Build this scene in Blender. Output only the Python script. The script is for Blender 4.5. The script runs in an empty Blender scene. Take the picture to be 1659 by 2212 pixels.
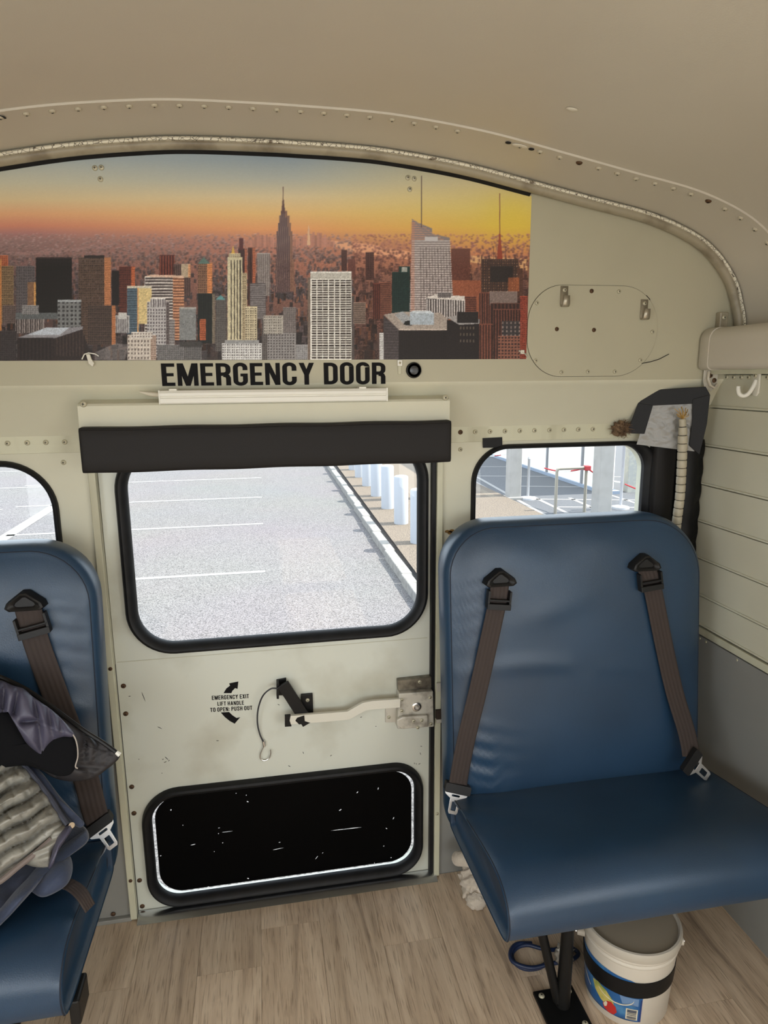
import bpy, bmesh, math, random
import numpy as np
from mathutils import Vector, Matrix
from mathutils.geometry import tessellate_polygon

C0 = bpy.context.scene
COL = C0.collection
random.seed(7)
rng = np.random.default_rng(11)

# ------------------------------------------------------------------ camera
FPX, IW, IH = 1450.0, 1659, 2212
PIT, YAW, ROL = math.radians(11.489), math.radians(10.452), math.radians(-0.4486)
CAM = np.array([0.0, -1.6, 1.38])
_f = np.array([math.sin(YAW)*math.cos(PIT), math.cos(YAW)*math.cos(PIT), -math.sin(PIT)])
_r = np.cross(_f, [0, 0, 1]); _r /= np.linalg.norm(_r); _u = np.cross(_r, _f)
RI = _r*math.cos(ROL) + _u*math.sin(ROL); UP = -_r*math.sin(ROL) + _u*math.cos(ROL)
cd = bpy.data.cameras.new('camera'); cam = bpy.data.objects.new('camera', cd); COL.objects.link(cam)
cd.sensor_fit = 'VERTICAL'; cd.sensor_height = 36.0; cd.lens = 36.0*FPX/IH; cd.clip_start = 0.02
M = Matrix.Identity(4)
for i in range(3):
    M[i][0], M[i][1], M[i][2], M[i][3] = RI[i], UP[i], -_f[i], CAM[i]
cam.matrix_world = M
C0.camera = cam

# ------------------------------------------------------------------ sky, sun, lamps added at window openings to lift the daylight inside
w = bpy.data.worlds.new('sky'); C0.world = w; w.use_nodes = True
bg = w.node_tree.nodes['Background']; bg.inputs[0].default_value = (0.80, 0.89, 1.0, 1); bg.inputs[1].default_value = 3.8
sd = bpy.data.lights.new('sun', 'SUN'); sd.energy = 13.0; sd.angle = math.radians(0.6); sd.color = (1.0, 0.93, 0.82)
so = bpy.data.objects.new('sun', sd); COL.objects.link(so)
SUNDIR = Vector((0.62, -0.02, 0.78)).normalized()
so.rotation_euler = SUNDIR.to_track_quat('Z', 'Y').to_euler()
def area(name, loc, aim, sx, sy, power, col):
    d = bpy.data.lights.new(name, 'AREA'); d.shape = 'RECTANGLE'; d.size = sx; d.size_y = sy; d.energy = power; d.color = col
    o = bpy.data.objects.new(name, d); COL.objects.link(o); o.location = loc
    o.rotation_euler = (-Vector(aim)).to_track_quat('Z', 'Y').to_euler()
    return o
FILL_COL = (0.96, 0.98, 1.0)
area('fill_left_window', (-0.99, -1.75, 1.06), (1, 0, -0.02), 0.55, 1.15, 7.5, FILL_COL)
area('fill_left_window', (-0.99, -3.25, 1.06), (1, 0, -0.02), 0.55, 1.15, 7.5, FILL_COL)
area('fill_right_window', (1.11, -1.95, 1.06), (-1, 0, -0.02), 0.55, 1.15, 6.5, (1.0, 0.96, 0.90))
area('fill_right_window', (1.11, -3.45, 1.06), (-1, 0, -0.02), 0.55, 1.15, 6.5, (1.0, 0.96, 0.90))
area('fill_windscreen', (0.06, -4.85, 1.2), (0, 1, 0.0), 1.8, 0.8, 23, FILL_COL)

C0.view_settings.view_transform = 'Standard'; C0.view_settings.look = 'None'
C0.view_settings.gamma = 1.0; C0.view_settings.use_curve_mapping = False
C0.view_settings.exposure = 0.0

# ------------------------------------------------------------------ helpers
def ray(px, py): return _f + RI*(px-829.5)/FPX - UP*(py-1106)/FPX
def on(px, py, n, p0):                     # pixel of the photograph -> point on a real plane (normal n through p0)
    n = np.array(n, float); r = ray(px, py); return CAM + r*(n @ (np.array(p0, float)-CAM))/(n @ r)
def onY(px, py, y): return on(px, py, (0, 1, 0), (0, y, 0))
def onZ(px, py, z): return on(px, py, (0, 0, 1), (0, 0, z))
def onX(px, py, x): return on(px, py, (1, 0, 0), (x, 0, 0))
def lin(c):
    return tuple(((v/255.0)/12.92 if v/255.0 <= .04045 else ((v/255.0+.055)/1.055)**2.4) for v in c)

MATS = {}
def pm(name, col, rough=0.6, metal=0.0, var=0.0, vscale=6.0, bump=0.0, bscale=80.0, col2=None, mixlo=.45, mixhi=.65, spec=0.5, detail=4.0, stretch=None, coat=0.0, bdist=0.002):
    if name in MATS: return MATS[name]
    m = bpy.data.materials.new(name); m.use_nodes = True; nt = m.node_tree; N = nt.nodes; L = nt.links
    b = N['Principled BSDF']; b.inputs['Roughness'].default_value = rough; b.inputs['Metallic'].default_value = metal
    b.inputs['Specular IOR Level'].default_value = spec; b.inputs['Coat Weight'].default_value = coat
    b.inputs['Base Color'].default_value = (*col, 1)
    tc = N.new('ShaderNodeTexCoord'); vec = tc.outputs['Object']
    if stretch:
        mp = N.new('ShaderNodeMapping'); mp.inputs['Scale'].default_value = stretch; L.new(vec, mp.inputs[0]); vec = mp.outputs[0]
    if var or col2:
        n = N.new('ShaderNodeTexNoise'); n.inputs['Scale'].default_value = vscale; n.inputs['Detail'].default_value = detail; L.new(vec, n.inputs['Vector'])
        r = N.new('ShaderNodeValToRGB'); r.color_ramp.elements[0].position = mixlo; r.color_ramp.elements[1].position = mixhi
        c2 = col2 if col2 else tuple(v*(1-var) for v in col)
        r.color_ramp.elements[0].color = (*col, 1); r.color_ramp.elements[1].color = (*c2, 1)
        L.new(n.outputs['Fac'], r.inputs[0]); L.new(r.outputs[0], b.inputs['Base Color'])
    if bump:
        n2 = N.new('ShaderNodeTexNoise'); n2.inputs['Scale'].default_value = bscale; n2.inputs['Detail'].default_value = 3; L.new(vec, n2.inputs['Vector'])
        bp = N.new('ShaderNodeBump'); bp.inputs['Strength'].default_value = bump; bp.inputs['Distance'].default_value = bdist
        L.new(n2.outputs['Fac'], bp.inputs['Height']); L.new(bp.outputs[0], b.inputs['Normal'])
    MATS[name] = m; return m

def tag(o, label=None, cat=None, group=None, kind=None):
    if label: o['label'] = label
    if cat: o['category'] = cat
    if group: o['group'] = group
    if kind: o['kind'] = kind
    return o
def link(name, me, mat=None, parent=None, smooth=False, loc=None):
    if mat is not None and not me.materials: me.materials.append(mat)
    if smooth:
        me.polygons.foreach_set('use_smooth', [True]*len(me.polygons))
        if smooth != 'all':
            me.set_sharp_from_angle(angle=math.radians(38))
    o = bpy.data.objects.new(name, me); COL.objects.link(o)
    if parent is not None: o.parent = parent
    if loc is not None: o.location = loc
    return o
def empty(name, loc=(0, 0, 0)):
    o = bpy.data.objects.new(name, None); COL.objects.link(o); o.location = loc; o.empty_display_size = .05
    return o
class MB:
    """collects shapes into one mesh"""
    def __init__(s): s.v = []; s.f = []
    def add(s, vs, fs):
        k = len(s.v); s.v += [tuple(map(float, p)) for p in vs]; s.f += [tuple(i+k for i in f) for f in fs]; return s
    def box(s, a, b, c=0.0):
        x0, y0, z0 = [min(p, q) for p, q in zip(a, b)]; x1, y1, z1 = [max(p, q) for p, q in zip(a, b)]
        if c > 0:
            bm = bmesh.new(); bmesh.ops.create_cube(bm, size=1)
            for v in bm.verts: v.co = Vector((x0+(v.co.x+.5)*(x1-x0), y0+(v.co.y+.5)*(y1-y0), z0+(v.co.z+.5)*(z1-z0)))
            bmesh.ops.bevel(bm, geom=bm.edges[:], offset=c, segments=2, profile=.5, affect='EDGES')
            bm.verts.index_update(); s.add([v.co[:] for v in bm.verts], [[v.index for v in f.verts] for f in bm.faces]); bm.free(); return s
        return s.add([(x0,y0,z0),(x1,y0,z0),(x1,y1,z0),(x0,y1,z0),(x0,y0,z1),(x1,y0,z1),(x1,y1,z1),(x0,y1,z1)],
                     [(0,3,2,1),(4,5,6,7),(0,1,5,4),(1,2,6,5),(2,3,7,6),(3,0,4,7)])
    def tube(s, pts, r, n=10, closed=False, flat=1.0):
        P = [Vector(p) for p in pts]; m = len(P); rs = r if hasattr(r, '__len__') else [r]*m
        T = []
        for i in range(m):
            a = P[(i-1) % m] if (closed or i > 0) else P[i]; b = P[(i+1) % m] if (closed or i < m-1) else P[i]
            T.append((b-a).normalized())
        u = T[0].orthogonal().normalized(); vs = []
        for i in range(m):
            u = (u - T[i]*u.dot(T[i])).normalized(); v = T[i].cross(u)
            for k in range(n):
                a = 2*math.pi*k/n; vs.append(P[i] + u*math.cos(a)*rs[i] + v*math.sin(a)*rs[i]*flat)
        fs = []
        for i in range(m if closed else m-1):
            j = (i+1) % m
            for k in range(n): fs.append((i*n+k, i*n+(k+1) % n, j*n+(k+1) % n, j*n+k))
        if not closed: fs += [tuple(range(n-1, -1, -1)), tuple(range((m-1)*n, m*n))]
        return s.add(vs, fs)
    def lathe(s, prof, n=32, loc=(0, 0, 0), axis='z', a0=0, a1=2*math.pi):
        vs = []; full = abs(a1-a0-2*math.pi) < 1e-6; nn = n if full else n+1
        for r, h in prof:
            for k in range(nn):
                a = a0+(a1-a0)*k/n; c, q = r*math.cos(a), r*math.sin(a)
                p = (c, q, h) if axis == 'z' else ((c, -h, q) if axis == 'y' else (h, c, q))
                vs.append((p[0]+loc[0], p[1]+loc[1], p[2]+loc[2]))
        fs = []
        for i in range(len(prof)-1):
            for k in range(n):
                j = (k+1) % nn if full else k+1
                fs.append((i*nn+k, i*nn+j, (i+1)*nn+j, (i+1)*nn+k))
        if full:
            if prof[0][0] > 1e-6: fs.append(tuple(range(n-1, -1, -1)))
            if prof[-1][0] > 1e-6: fs.append(tuple(range((len(prof)-1)*n, len(prof)*n)))
        return s.add(vs, fs)
    def loops(s, LS, cap0=False, cap1=False, closed=True):
        n = len(LS[0]); vs = [p for l in LS for p in l]; fs = []
        for i in range(len(LS)-1):
            for k in range(n if closed else n-1):
                j = (k+1) % n; fs.append((i*n+k, i*n+j, (i+1)*n+j, (i+1)*n+k))
        if cap0: fs.append(tuple(range(n-1, -1, -1)))
        if cap1: fs.append(tuple(range((len(LS)-1)*n, len(LS)*n)))
        return s.add(vs, fs)
    def prism(s, poly, y0, y1, holes=(), fn=None):
        """polygon in x,z (with holes) extruded from y0 to y1; fn maps (x,y,z) onto another frame"""
        rings = [list(poly)] + [list(h) for h in holes]
        flat = [p for r in rings for p in r]
        tri = tessellate_polygon([[Vector((p[0], p[1], 0)) for p in r] for r in rings])
        n = len(flat); fn = fn or (lambda x, y, z: (x, y, z))
        vs = [fn(p[0], y0, p[1]) for p in flat] + [fn(p[0], y1, p[1]) for p in flat]
        fs = []
        for a, b, c in tri:
            A, B, Cc = flat[a], flat[b], flat[c]
            ar = (B[0]-A[0])*(Cc[1]-A[1])-(B[1]-A[1])*(Cc[0]-A[0])
            if ar < 0: b, c = c, b
            fs += [(a, b, c), (c+n, b+n, a+n)]
        k = 0
        for r in rings:
            m = len(r)
            for i in range(m):
                j = (i+1) % m; fs.append((k+i, k+n+i, k+n+j, k+j))
            k += m
        return s.add(vs, fs)
    def build(s, name, mat, parent=None, smooth=False, loc=None, bevel=0, fix=True):
        me = bpy.data.meshes.new(name); me.from_pydata(s.v, [], s.f)
        if fix:
            bm = bmesh.new(); bm.from_mesh(me); bmesh.ops.recalc_face_normals(bm, faces=bm.faces); bm.to_mesh(me); bm.free()
        me.update(); o = link(name, me, mat, parent, smooth, loc)
        if bevel:
            b = o.modifiers.new('bevel', 'BEVEL'); b.width = bevel; b.segments = 2; b.limit_method = 'ANGLE'; b.angle_limit = math.radians(40)
        return o
def rrect(x0, z0, x1, z1, r, n=10):
    r = r if hasattr(r, '__len__') else [r]*4              # bl, br, tr, tl
    out = []
    for (cx, cz, q, a) in ((x0+r[0], z0+r[0], r[0], math.pi), (x1-r[1], z0+r[1], r[1], 1.5*math.pi), (x1-r[2], z1-r[2], r[2], 0), (x0+r[3], z1-r[3], r[3], .5*math.pi)):
        for k in range(n+1):
            t = a+.5*math.pi*k/n; out.append((cx+q*math.cos(t), cz+q*math.sin(t)))
    return out
def gasket(x0, z0, x1, z1, r, w, name, mat, parent, yb=.012, h=.022, n=12, inner=None, ri=None):
    LS = []
    if inner:
        A, B = rrect(x0, z0, x1, z1, r, n), rrect(*inner, ri, n)
        for t, y in ((0, yb), (0.03, yb-h*.45), (.16, yb-h*.85), (.38, yb-h), (.62, yb-h*.9), (.86, yb-h*.5), (1.0, yb-h*.1), (1.0, yb+.012)):
            LS.append([(p[0]*(1-t)+q[0]*t, y, p[1]*(1-t)+q[1]*t) for p, q in zip(A, B)])
        return MB().loops(LS).build(name, mat, parent, smooth=True)
    for t, y in ((0, yb), (0.03, yb-h*.45), (.16, yb-h*.85), (.38, yb-h), (.62, yb-h*.9), (.86, yb-h*.5), (1.0, yb-h*.1), (1.0, yb+.0085)):
        d = w*t; rr = [max(q-d, .01) for q in (r if hasattr(r, '__len__') else [r]*4)]
        LS.append([(a, y, b) for a, b in rrect(x0+d, z0+d, x1-d, z1-d, rr, n)])
    return MB().loops(LS).build(name, mat, parent, smooth=True)
def catmull(P, n=8):
    P = [np.array(p, float) for p in P]; out = []
    for i in range(len(P)-1):
        p0 = P[i-1] if i else 2*P[0]-P[1]; p1, p2 = P[i], P[i+1]; p3 = P[i+2] if i+2 < len(P) else 2*P[-1]-P[-2]
        for k in range(n):
            t = k/n; out.append(.5*((2*p1)+(-p0+p2)*t+(2*p0-5*p1+4*p2-p3)*t*t+(-p0+3*p1-3*p2+p3)*t**3))
    out.append(P[-1]); return out

# ------------------------------------------------------------------ materials
PAINT = lin((206, 203, 182))
m_wall = pm('cream_wall_paint', PAINT, .5, var=.10, vscale=3, bump=.12, bscale=220, bdist=.0006, mixlo=.4, mixhi=.75)
m_ceil = pm('cream_ceiling_paint', lin((202, 195, 180)), .42, var=.05, vscale=2, bump=.25, bscale=420, bdist=.0006)
m_grey = pm('grey_wall_paint', lin((140, 139, 134)), .5, var=.08, vscale=5, bump=.1, bscale=200, bdist=.0006)
m_door = pm('worn_cream_door_paint', lin((206, 208, 196)), .42, col2=lin((168, 164, 145)), vscale=4.5, mixlo=.5, mixhi=.82, detail=8, bump=.1, bscale=160, bdist=.0006)
m_trim = pm('cream_strip_paint', lin((200, 198, 174)), .45, col2=lin((150, 142, 115)), vscale=9, mixlo=.5, mixhi=.8, stretch=(1, 1, .25))
m_screw = pm('painted_screw', lin((190, 184, 160)), .4, .2)
m_rust = pm('rusty_screw', lin((96, 70, 48)), .6, .4, var=.4, vscale=300)
m_hole = pm('dark_recess', (.012, .011, .01), .9)
m_rubber = pm('black_rubber', (.010, .010, .011), .5, var=.3, vscale=30, spec=.25)
m_vinylblk = pm('black_vinyl', (.013, .0115, .011), .6, spec=.25, bump=.25, bscale=700, bdist=.0006)
m_blkpaint = pm('black_painted_steel', (.006, .006, .006), .45, spec=.25)
m_web = pm('dark_brown_webbing', lin((56, 46, 42)), .8, bump=.35, bscale=1500, bdist=.0006)
m_plastic = pm('black_plastic', (.010, .0095, .0095), .45, spec=.3)
m_steel = pm('bright_steel', (.72, .70, .68), .28, 1.0)
m_dirtysteel = pm('dirty_painted_metal', lin((196, 191, 178)), .42, .12, col2=lin((92, 82, 68)), vscale=24, mixlo=.5, mixhi=.76, detail=8)
m_white = pm('white_plastic', lin((228, 226, 216)), .4)
m_whitechip = pm('chipped_white_paint', lin((214, 210, 196)), .45, col2=lin((60, 55, 48)), vscale=16, mixlo=.66, mixhi=.69, detail=8)
m_alu = pm('brushed_aluminium', (.66, .68, .72), .22, 1.0)
m_tape = pm('black_tape', (.006, .006, .0065), .5, spec=.25, bump=.35, bscale=90, bdist=.001)
m_black_glass = pm('black_film', (.0015, .0015, .0017), .35, spec=.06)
m_print_black = pm('black_lettering', (.006, .0055, .006), .6, spec=.12)

def vinyl(name, col):
    m = pm(name, col, .36, var=.22, vscale=5, bump=.35, bscale=520, bdist=.0007, spec=.6, mixlo=.35, mixhi=.7)
    return m
m_seat = vinyl('blue_vinyl', lin((34, 61, 87)))
m_seam = pm('dark_seam', lin((18, 28, 44)), .7)

def glass_mat():
    m = bpy.data.materials.new('window_glass'); m.use_nodes = True; nt = m.node_tree; N = nt.nodes; L = nt.links
    N.remove(N['Principled BSDF']); out = N['Material Output']
    t = N.new('ShaderNodeBsdfTransparent'); t.inputs[0].default_value = (.95, .97, .97, 1)
    g = N.new('ShaderNodeBsdfGlossy'); g.inputs['Roughness'].default_value = .02
    fr = N.new('ShaderNodeFresnel'); fr.inputs[0].default_value = 1.35; mx = N.new('ShaderNodeMixShader')
    L.new(fr.outputs[0], mx.inputs[0]); L.new(t.outputs[0], mx.inputs[1]); L.new(g.outputs[0], mx.inputs[2]); L.new(mx.outputs[0], out.inputs[0])
    return m
m_glass = glass_mat()

# shared screw mesh: shallow dome with a cross recess
def screw_mesh(name, r, mat):
    b = MB().lathe([(r, 0), (r*.96, r*.22), (r*.75, r*.48), (r*.38, r*.62), (.0001, r*.64)], 12, axis='y')
    q = r*.62
    for a in (.3, .3+math.pi/2):
        c, s = math.cos(a)*r*.42, math.sin(a)*r*.42
        b2 = MB(); p = [Vector((-c, 0, -s)), Vector((c, 0, s))]; w_ = Vector((-math.sin(a), 0, math.cos(a)))*r*.1
        vs = [p[0]-w_, p[1]-w_, p[1]+w_, p[0]+w_]
        b.add([(v.x, -q*1.06, v.z) for v in vs], [(0, 1, 2, 3)])
    me = bpy.data.meshes.new(name); me.from_pydata(b.v, [], b.f); me.materials.append(mat); me.materials.append(m_hole)
    for p in me.polygons: p.use_smooth = True
    for p in me.polygons[-2:]: p.material_index = 1
    me.update(); return me
SCREW = screw_mesh('screw', .0058, m_screw); RIVET = screw_mesh('rivet', .0055, pm('ceiling_rivet_paint', lin((190, 182, 160)), .35)); RUSTY = screw_mesh('rusty_screw', .006, m_rust)
def screw(parent, p, me=None, n=(0, -1, 0), name='screw', sc=1.0):
    me = me or SCREW
    o = bpy.data.objects.new(name, me); COL.objects.link(o); o.parent = parent; o.location = p
    o.rotation_mode = 'QUATERNION'; o.rotation_quaternion = Vector((0, -1, 0)).rotation_difference(Vector(n).normalized()) @ Matrix.Rotation(random.random()*3, 3, 'Y').to_quaternion()
    o.scale = (sc, sc, sc); return o

# ================================================================== STRUCTURE
XL, XR, YF = -1.03, 1.15, -5.0          # left wall, right wall, front end of the bus
XC = .06
# ---- arch of the roof (half profile measured from the middle)
HALF = [(0, 1.833), (.15, 1.831), (.25, 1.825), (.4, 1.807), (.56, 1.777), (.70, 1.750), (.86, 1.718), (.985, 1.668), (1.06, 1.597), (1.092, 1.525), (1.10, 1.49)]
half = [(float(p[0]), float(p[1])) for p in catmull(HALF, 8)]
ARCH = [(XC-d, z) for d, z in reversed(half[1:])] + [(XC+d, z) for d, z in half]
def arch_z(x):
    d = abs(x-XC)
    for (a, b), (c, e) in zip(half, half[1:]):
        if a <= d <= c: return b+(e-b)*(d-a)/max(c-a, 1e-9)
    return half[-1][1]
def arch_off(o):
    n = len(ARCH); out = []
    for i in range(n):
        a = Vector(ARCH[max(i-1, 0)]); b = Vector(ARCH[min(i+1, n-1)]); t = (b-a).normalized(); nn = Vector((-t.y, t.x))
        out.append((ARCH[i][0]+nn.x*o, ARCH[i][1]+nn.y*o))
    return out

# ---- back wall: lower band with door notch and two window holes, sloped panel, upper panel
DX0, DX1, DZ1 = -.367, .427, 1.243
wb = empty('wall_back'); tag(wb, 'cream painted rear wall of the bus around the emergency door', kind='structure')
LW = (-.93, .74, -.452, 1.203); RW = (.518, .74, 1.041, 1.209)
hol = [rrect(LW[0]+.012, LW[1]+.012, LW[2]-.012, LW[3]-.012, .10), rrect(RW[0]+.012, RW[1]+.012, RW[2]-.045, RW[3]-.011, .07)]
zb = 1.247
pts = [(XL-.03, .70), (DX0, .70), (DX0, DZ1), (DX1, DZ1), (DX1, .70), (XR+.03, .70), (XR+.03, zb), (XL-.03, zb)]
MB().prism(pts, 0, .04, hol).build('window_band', m_wall, wb)
MB().box((XL-.03, 0, -.03), (DX0, .04, .70)).box((DX1, 0, -.03), (XR+.03, .04, .70)).build('lower_panel', m_grey, wb)
tag(bpy.data.objects['lower_panel'], 'grey painted lower band')
zf, yu = 1.365, -.07
MB().add([(XL-.03, -.003, zb-.03), (XR+.03, -.003, zb-.03), (XR+.03, -.005, zb+.008), (XL-.03, -.005, zb+.008)], [(0, 1, 2, 3)]).box((XL-.03, -.004, zb-.03), (XR+.03, 0.0, zb+.008), .001).build('rivet_strip', m_trim, wb)
sl = MB(); xs = np.linspace(XL-.03, XR+.03, 24)
prof = [(-.004, zb+.006), (-.010, zb+.02), (-.028, zb+.052), (-.048, zb+.085), (-.062, zb+.106), (-.069, zf-.004), (yu, zf)]
sl.loops([[(x, y, z) for x in xs] for y, z in prof], closed=False).build('sloped_panel', m_wall, wb, smooth=True)
up = [(XL-.03, zf)] + [(XR+.03, zf), (XR+.04, 1.47)] + [(x, z) for x, z in reversed(arch_off(.020))] + [(XL-.03, 1.50)]
MB().prism(up, yu, yu+.03).build('upper_panel', pm('beige_panel_paint', lin((180, 175, 152)), .5, var=.06, vscale=3, bump=.12, bscale=220, bdist=.0006), wb)
MB().box((XL-.06, .042, 1.24), (XR+.06, .06, 2.0)).build('outer_skin', m_wall, wb)
for i, px in enumerate([.487, .525, .563, .602, .641, .68, .72, .759, .798, .838]):
    screw(wb, (px, -.005, 1.242), RUSTY if i == 0 else None)
for px in [-.425, -.464, -.502, -.542, -.58, -.62, -.66]: screw(wb, (px, -.005, 1.241))
screw(wb, (.489, 0, 1.199)); screw(wb, (-.433, 0, 1.195))
# chipped paint spots on the right post
mk = MB()
for (px, py) in [(966, 1148), (973, 1151), (981, 1154), (976, 1147)]:
    p = onY(px, py, 0); q = .0042+random.random()*.002
    mk.prism([(p[0]+q*math.cos(a)*1.3, p[2]+q*math.sin(a)*.8) for a in np.linspace(0, 6.28, 9)[:-1]], -.0006, .001)
mk.build('chipped_paint', pm('bare_brown_primer', lin((132, 100, 52)), .8), wb)

# ---- side walls with window openings further forward
def side_wall(name, x, t, z0, z1, holes, mat, ysplit=.03):
    o = MB().prism([(YF, z0), (.03, z0), (.03, z1), (YF, z1)], 0, t, holes, fn=lambda a, b, c: (x+b, a, c)).build(name, mat)
    return tag(o, kind='structure')
sideh = lambda ys: [rrect(a, .76, b, 1.36, .06, 5) for a, b in ys]
wl = side_wall('wall_left', XL, -.04, -.03, 1.62, sideh([(-2.4, -1.1), (-3.9, -2.6)]), m_wall); wl['label'] = 'cream left side wall'
wr = empty('wall_right'); tag(wr, 'right side wall of cream boards above a grey lower panel', kind='structure')
MB().prism([(YF, -.03), (.03, -.03), (.03, 1.476), (YF, 1.476)], .012, .05, sideh([(-2.6, -1.3), (-4.1, -2.8)]), fn=lambda a, b, c: (XR+b, a, c)).build('outer_panel', m_wall, wr)
MB().box((XR-.003, -1.25, -.01), (XR+.012, -.001, .685)).build('lower_panel', m_grey, wr, bevel=.001); bpy.data.objects['lower_panel.001']['label'] = 'grey lower panel'
edges = [.712, .792, .891, .990, 1.090, 1.192, 1.292, 1.376]
for i in range(7):
    a, b = edges[i], edges[i+1]
    e = .003+.0015*(i % 2)
    MB().box((XR, -1.25, a+.0014), (XR+.014, -.001, b-.0014), .0012).build('plank', m_wall, wr)
    # folded lower lip of every board
    MB().box((XR-.0035, -1.25, a+.0014), (XR+.004, -.004, a+.0065), .0012).build('plank_lip', m_wall, wr)
MB().box((XR, -1.25, 1.378), (XR+.014, -.001, 1.478)).build('upper_board', m_wall, wr)
MB().box((XR-.007, -1.25, .690), (XR+.004, -.001, .709), .002).build('ledge', m_trim, wr)
for y in [-.05, -.075, -.1, -.22, -.35, -.48]: screw(wr, (XR-.003, y, .678), n=(-1, 0, 0), name='rivet', sc=.55)
for y in [-.083, -.108, -.134, -.160, -.19, -.22]: screw(wr, (XR, y, 1.3695), n=(-1, 0, 0), name='rivet')
mk = MB()
for px, py in [(1498, 1213), (1503, 1219), (1506, 1224)]:
    p = onX(px, py, XR); mk.box((XR-.0008, p[1]-.0012, p[2]-.003), (XR+.001, p[1]+.0012, p[2]+.003))
mk.build('paint_chip', m_hole, wr)
wf = MB().prism([(XL-.05, -.03), (XR+.06, -.03), (XR+.06, 2.0), (XL-.05, 2.0)], 0, .03, [rrect(-.8, .85, .9, 1.6, .08, 5)], fn=lambda a, b, c: (a, YF-b, c)).build('wall_front', m_wall); tag(wf, 'front end of the bus behind the viewer', kind='structure')

# ---- ceiling
ce = empty('ceiling'); tag(ce, 'arched cream metal ceiling with a riveted seam', kind='structure')
def arch_strip(levels, name, mat):
    LS = [[(x, y, z) for x, z in arch_off(o)] for o, y in levels]
    # carry the sides down behind the wall tops
    for l in LS:
        l.insert(0, (l[0][0], l[0][1], 1.40)); l.append((l[-1][0], l[-1][1], 1.40))
    return MB().loops(LS, closed=False).build(name, mat, ce, smooth=True)
arch_strip([(.0235, -.060), (.0237, -.10), (.025, -.13), (.027, -.17), (.0275, -.21), (.0275, -.252), (.0315, -.2525)], 'rear_roof_panel', m_ceil)
arch_strip([(.0312, -.235), (.0312, -.27), (.031, -1.4), (.031, -3.0), (.031, YF)], 'roof_panel', m_ceil)
SEAM = arch_off(.0275); cum = [0]
for a, b in zip(SEAM, SEAM[1:]): cum.append(cum[-1]+math.dist(a, b))
def seam_at(s):
    for i in range(len(SEAM)-1):
        if cum[i] <= s <= cum[i+1]:
            t = (s-cum[i])/(cum[i+1]-cum[i]); a, b = Vector(SEAM[i]), Vector(SEAM[i+1]); d = (b-a).normalized()
            return a.lerp(b, t), Vector((d.y, -d.x))
    return None
s = .05
while s < cum[-1]-.03:
    r = seam_at(s)
    if r and not (.43 < r[0].x < .50):
        screw(ce, (r[0].x, -.232, r[0].y), RUSTY if random.random() < .06 else RIVET, n=(r[1].x, -.05, r[1].y), name='rivet', sc=1.12)
    s += .0432
# pale patched slot in the seam, two open holes
a = onY(1098, 305, -.233); b_ = onY(1148, 317, -.233); p = (a+b_)/2; ang = math.atan2(b_[2]-a[2], b_[0]-a[0])
pt = MB().lathe([(.016, 0), (.0155, .0012), (.012, .002), (.0001, .0022)], 20, axis='z')
o = pt.build('seam_patch', pm('filler_and_light_spot', lin((216, 210, 192)), .6), ce, smooth=True); o['label'] = 'pale filled slot'
o.location = (p[0], -.233, arch_z(p[0])+.0274); o.rotation_euler = (math.pi, -ang, 0); o.scale = (1, .5, 1)
for q in (a, b_):
    o = MB().lathe([(.006, 0), (.0055, .0008), (.0001, .0009)], 12).build('screw_hole', m_hole, ce); o.location = (q[0], -.233, arch_z(q[0])+.0272); o.rotation_euler = (math.pi, -ang, 0)
o = MB().lathe([(.0065, 0), (.006, .0008), (.0001, .0009)], 12).build('screw_hole', m_hole, ce); q = onY(4, 244, -.233); o.location = (q[0], -.233, arch_z(q[0])+.0272); o.rotation_euler = (math.pi, .15, 0)
# spot of reflected light, put in as a pale raised disc
o = MB().lathe([(.016, .0), (.013, .0016), (.007, .0028), (.0001, .0032)], 18).build('light_spot', pm('filler_and_light_spot', PAINT), ce, smooth=True)
q = on(1237, 197, (0, 0, 1), (0, 0, 1.85)); o.location = (q[0], q[1], arch_z(q[0])+.0308); o.rotation_euler = (math.pi, .16, 0); o.scale = (.65, .45, .65); o['label'] = 'pale spot standing for reflected light'

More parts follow.
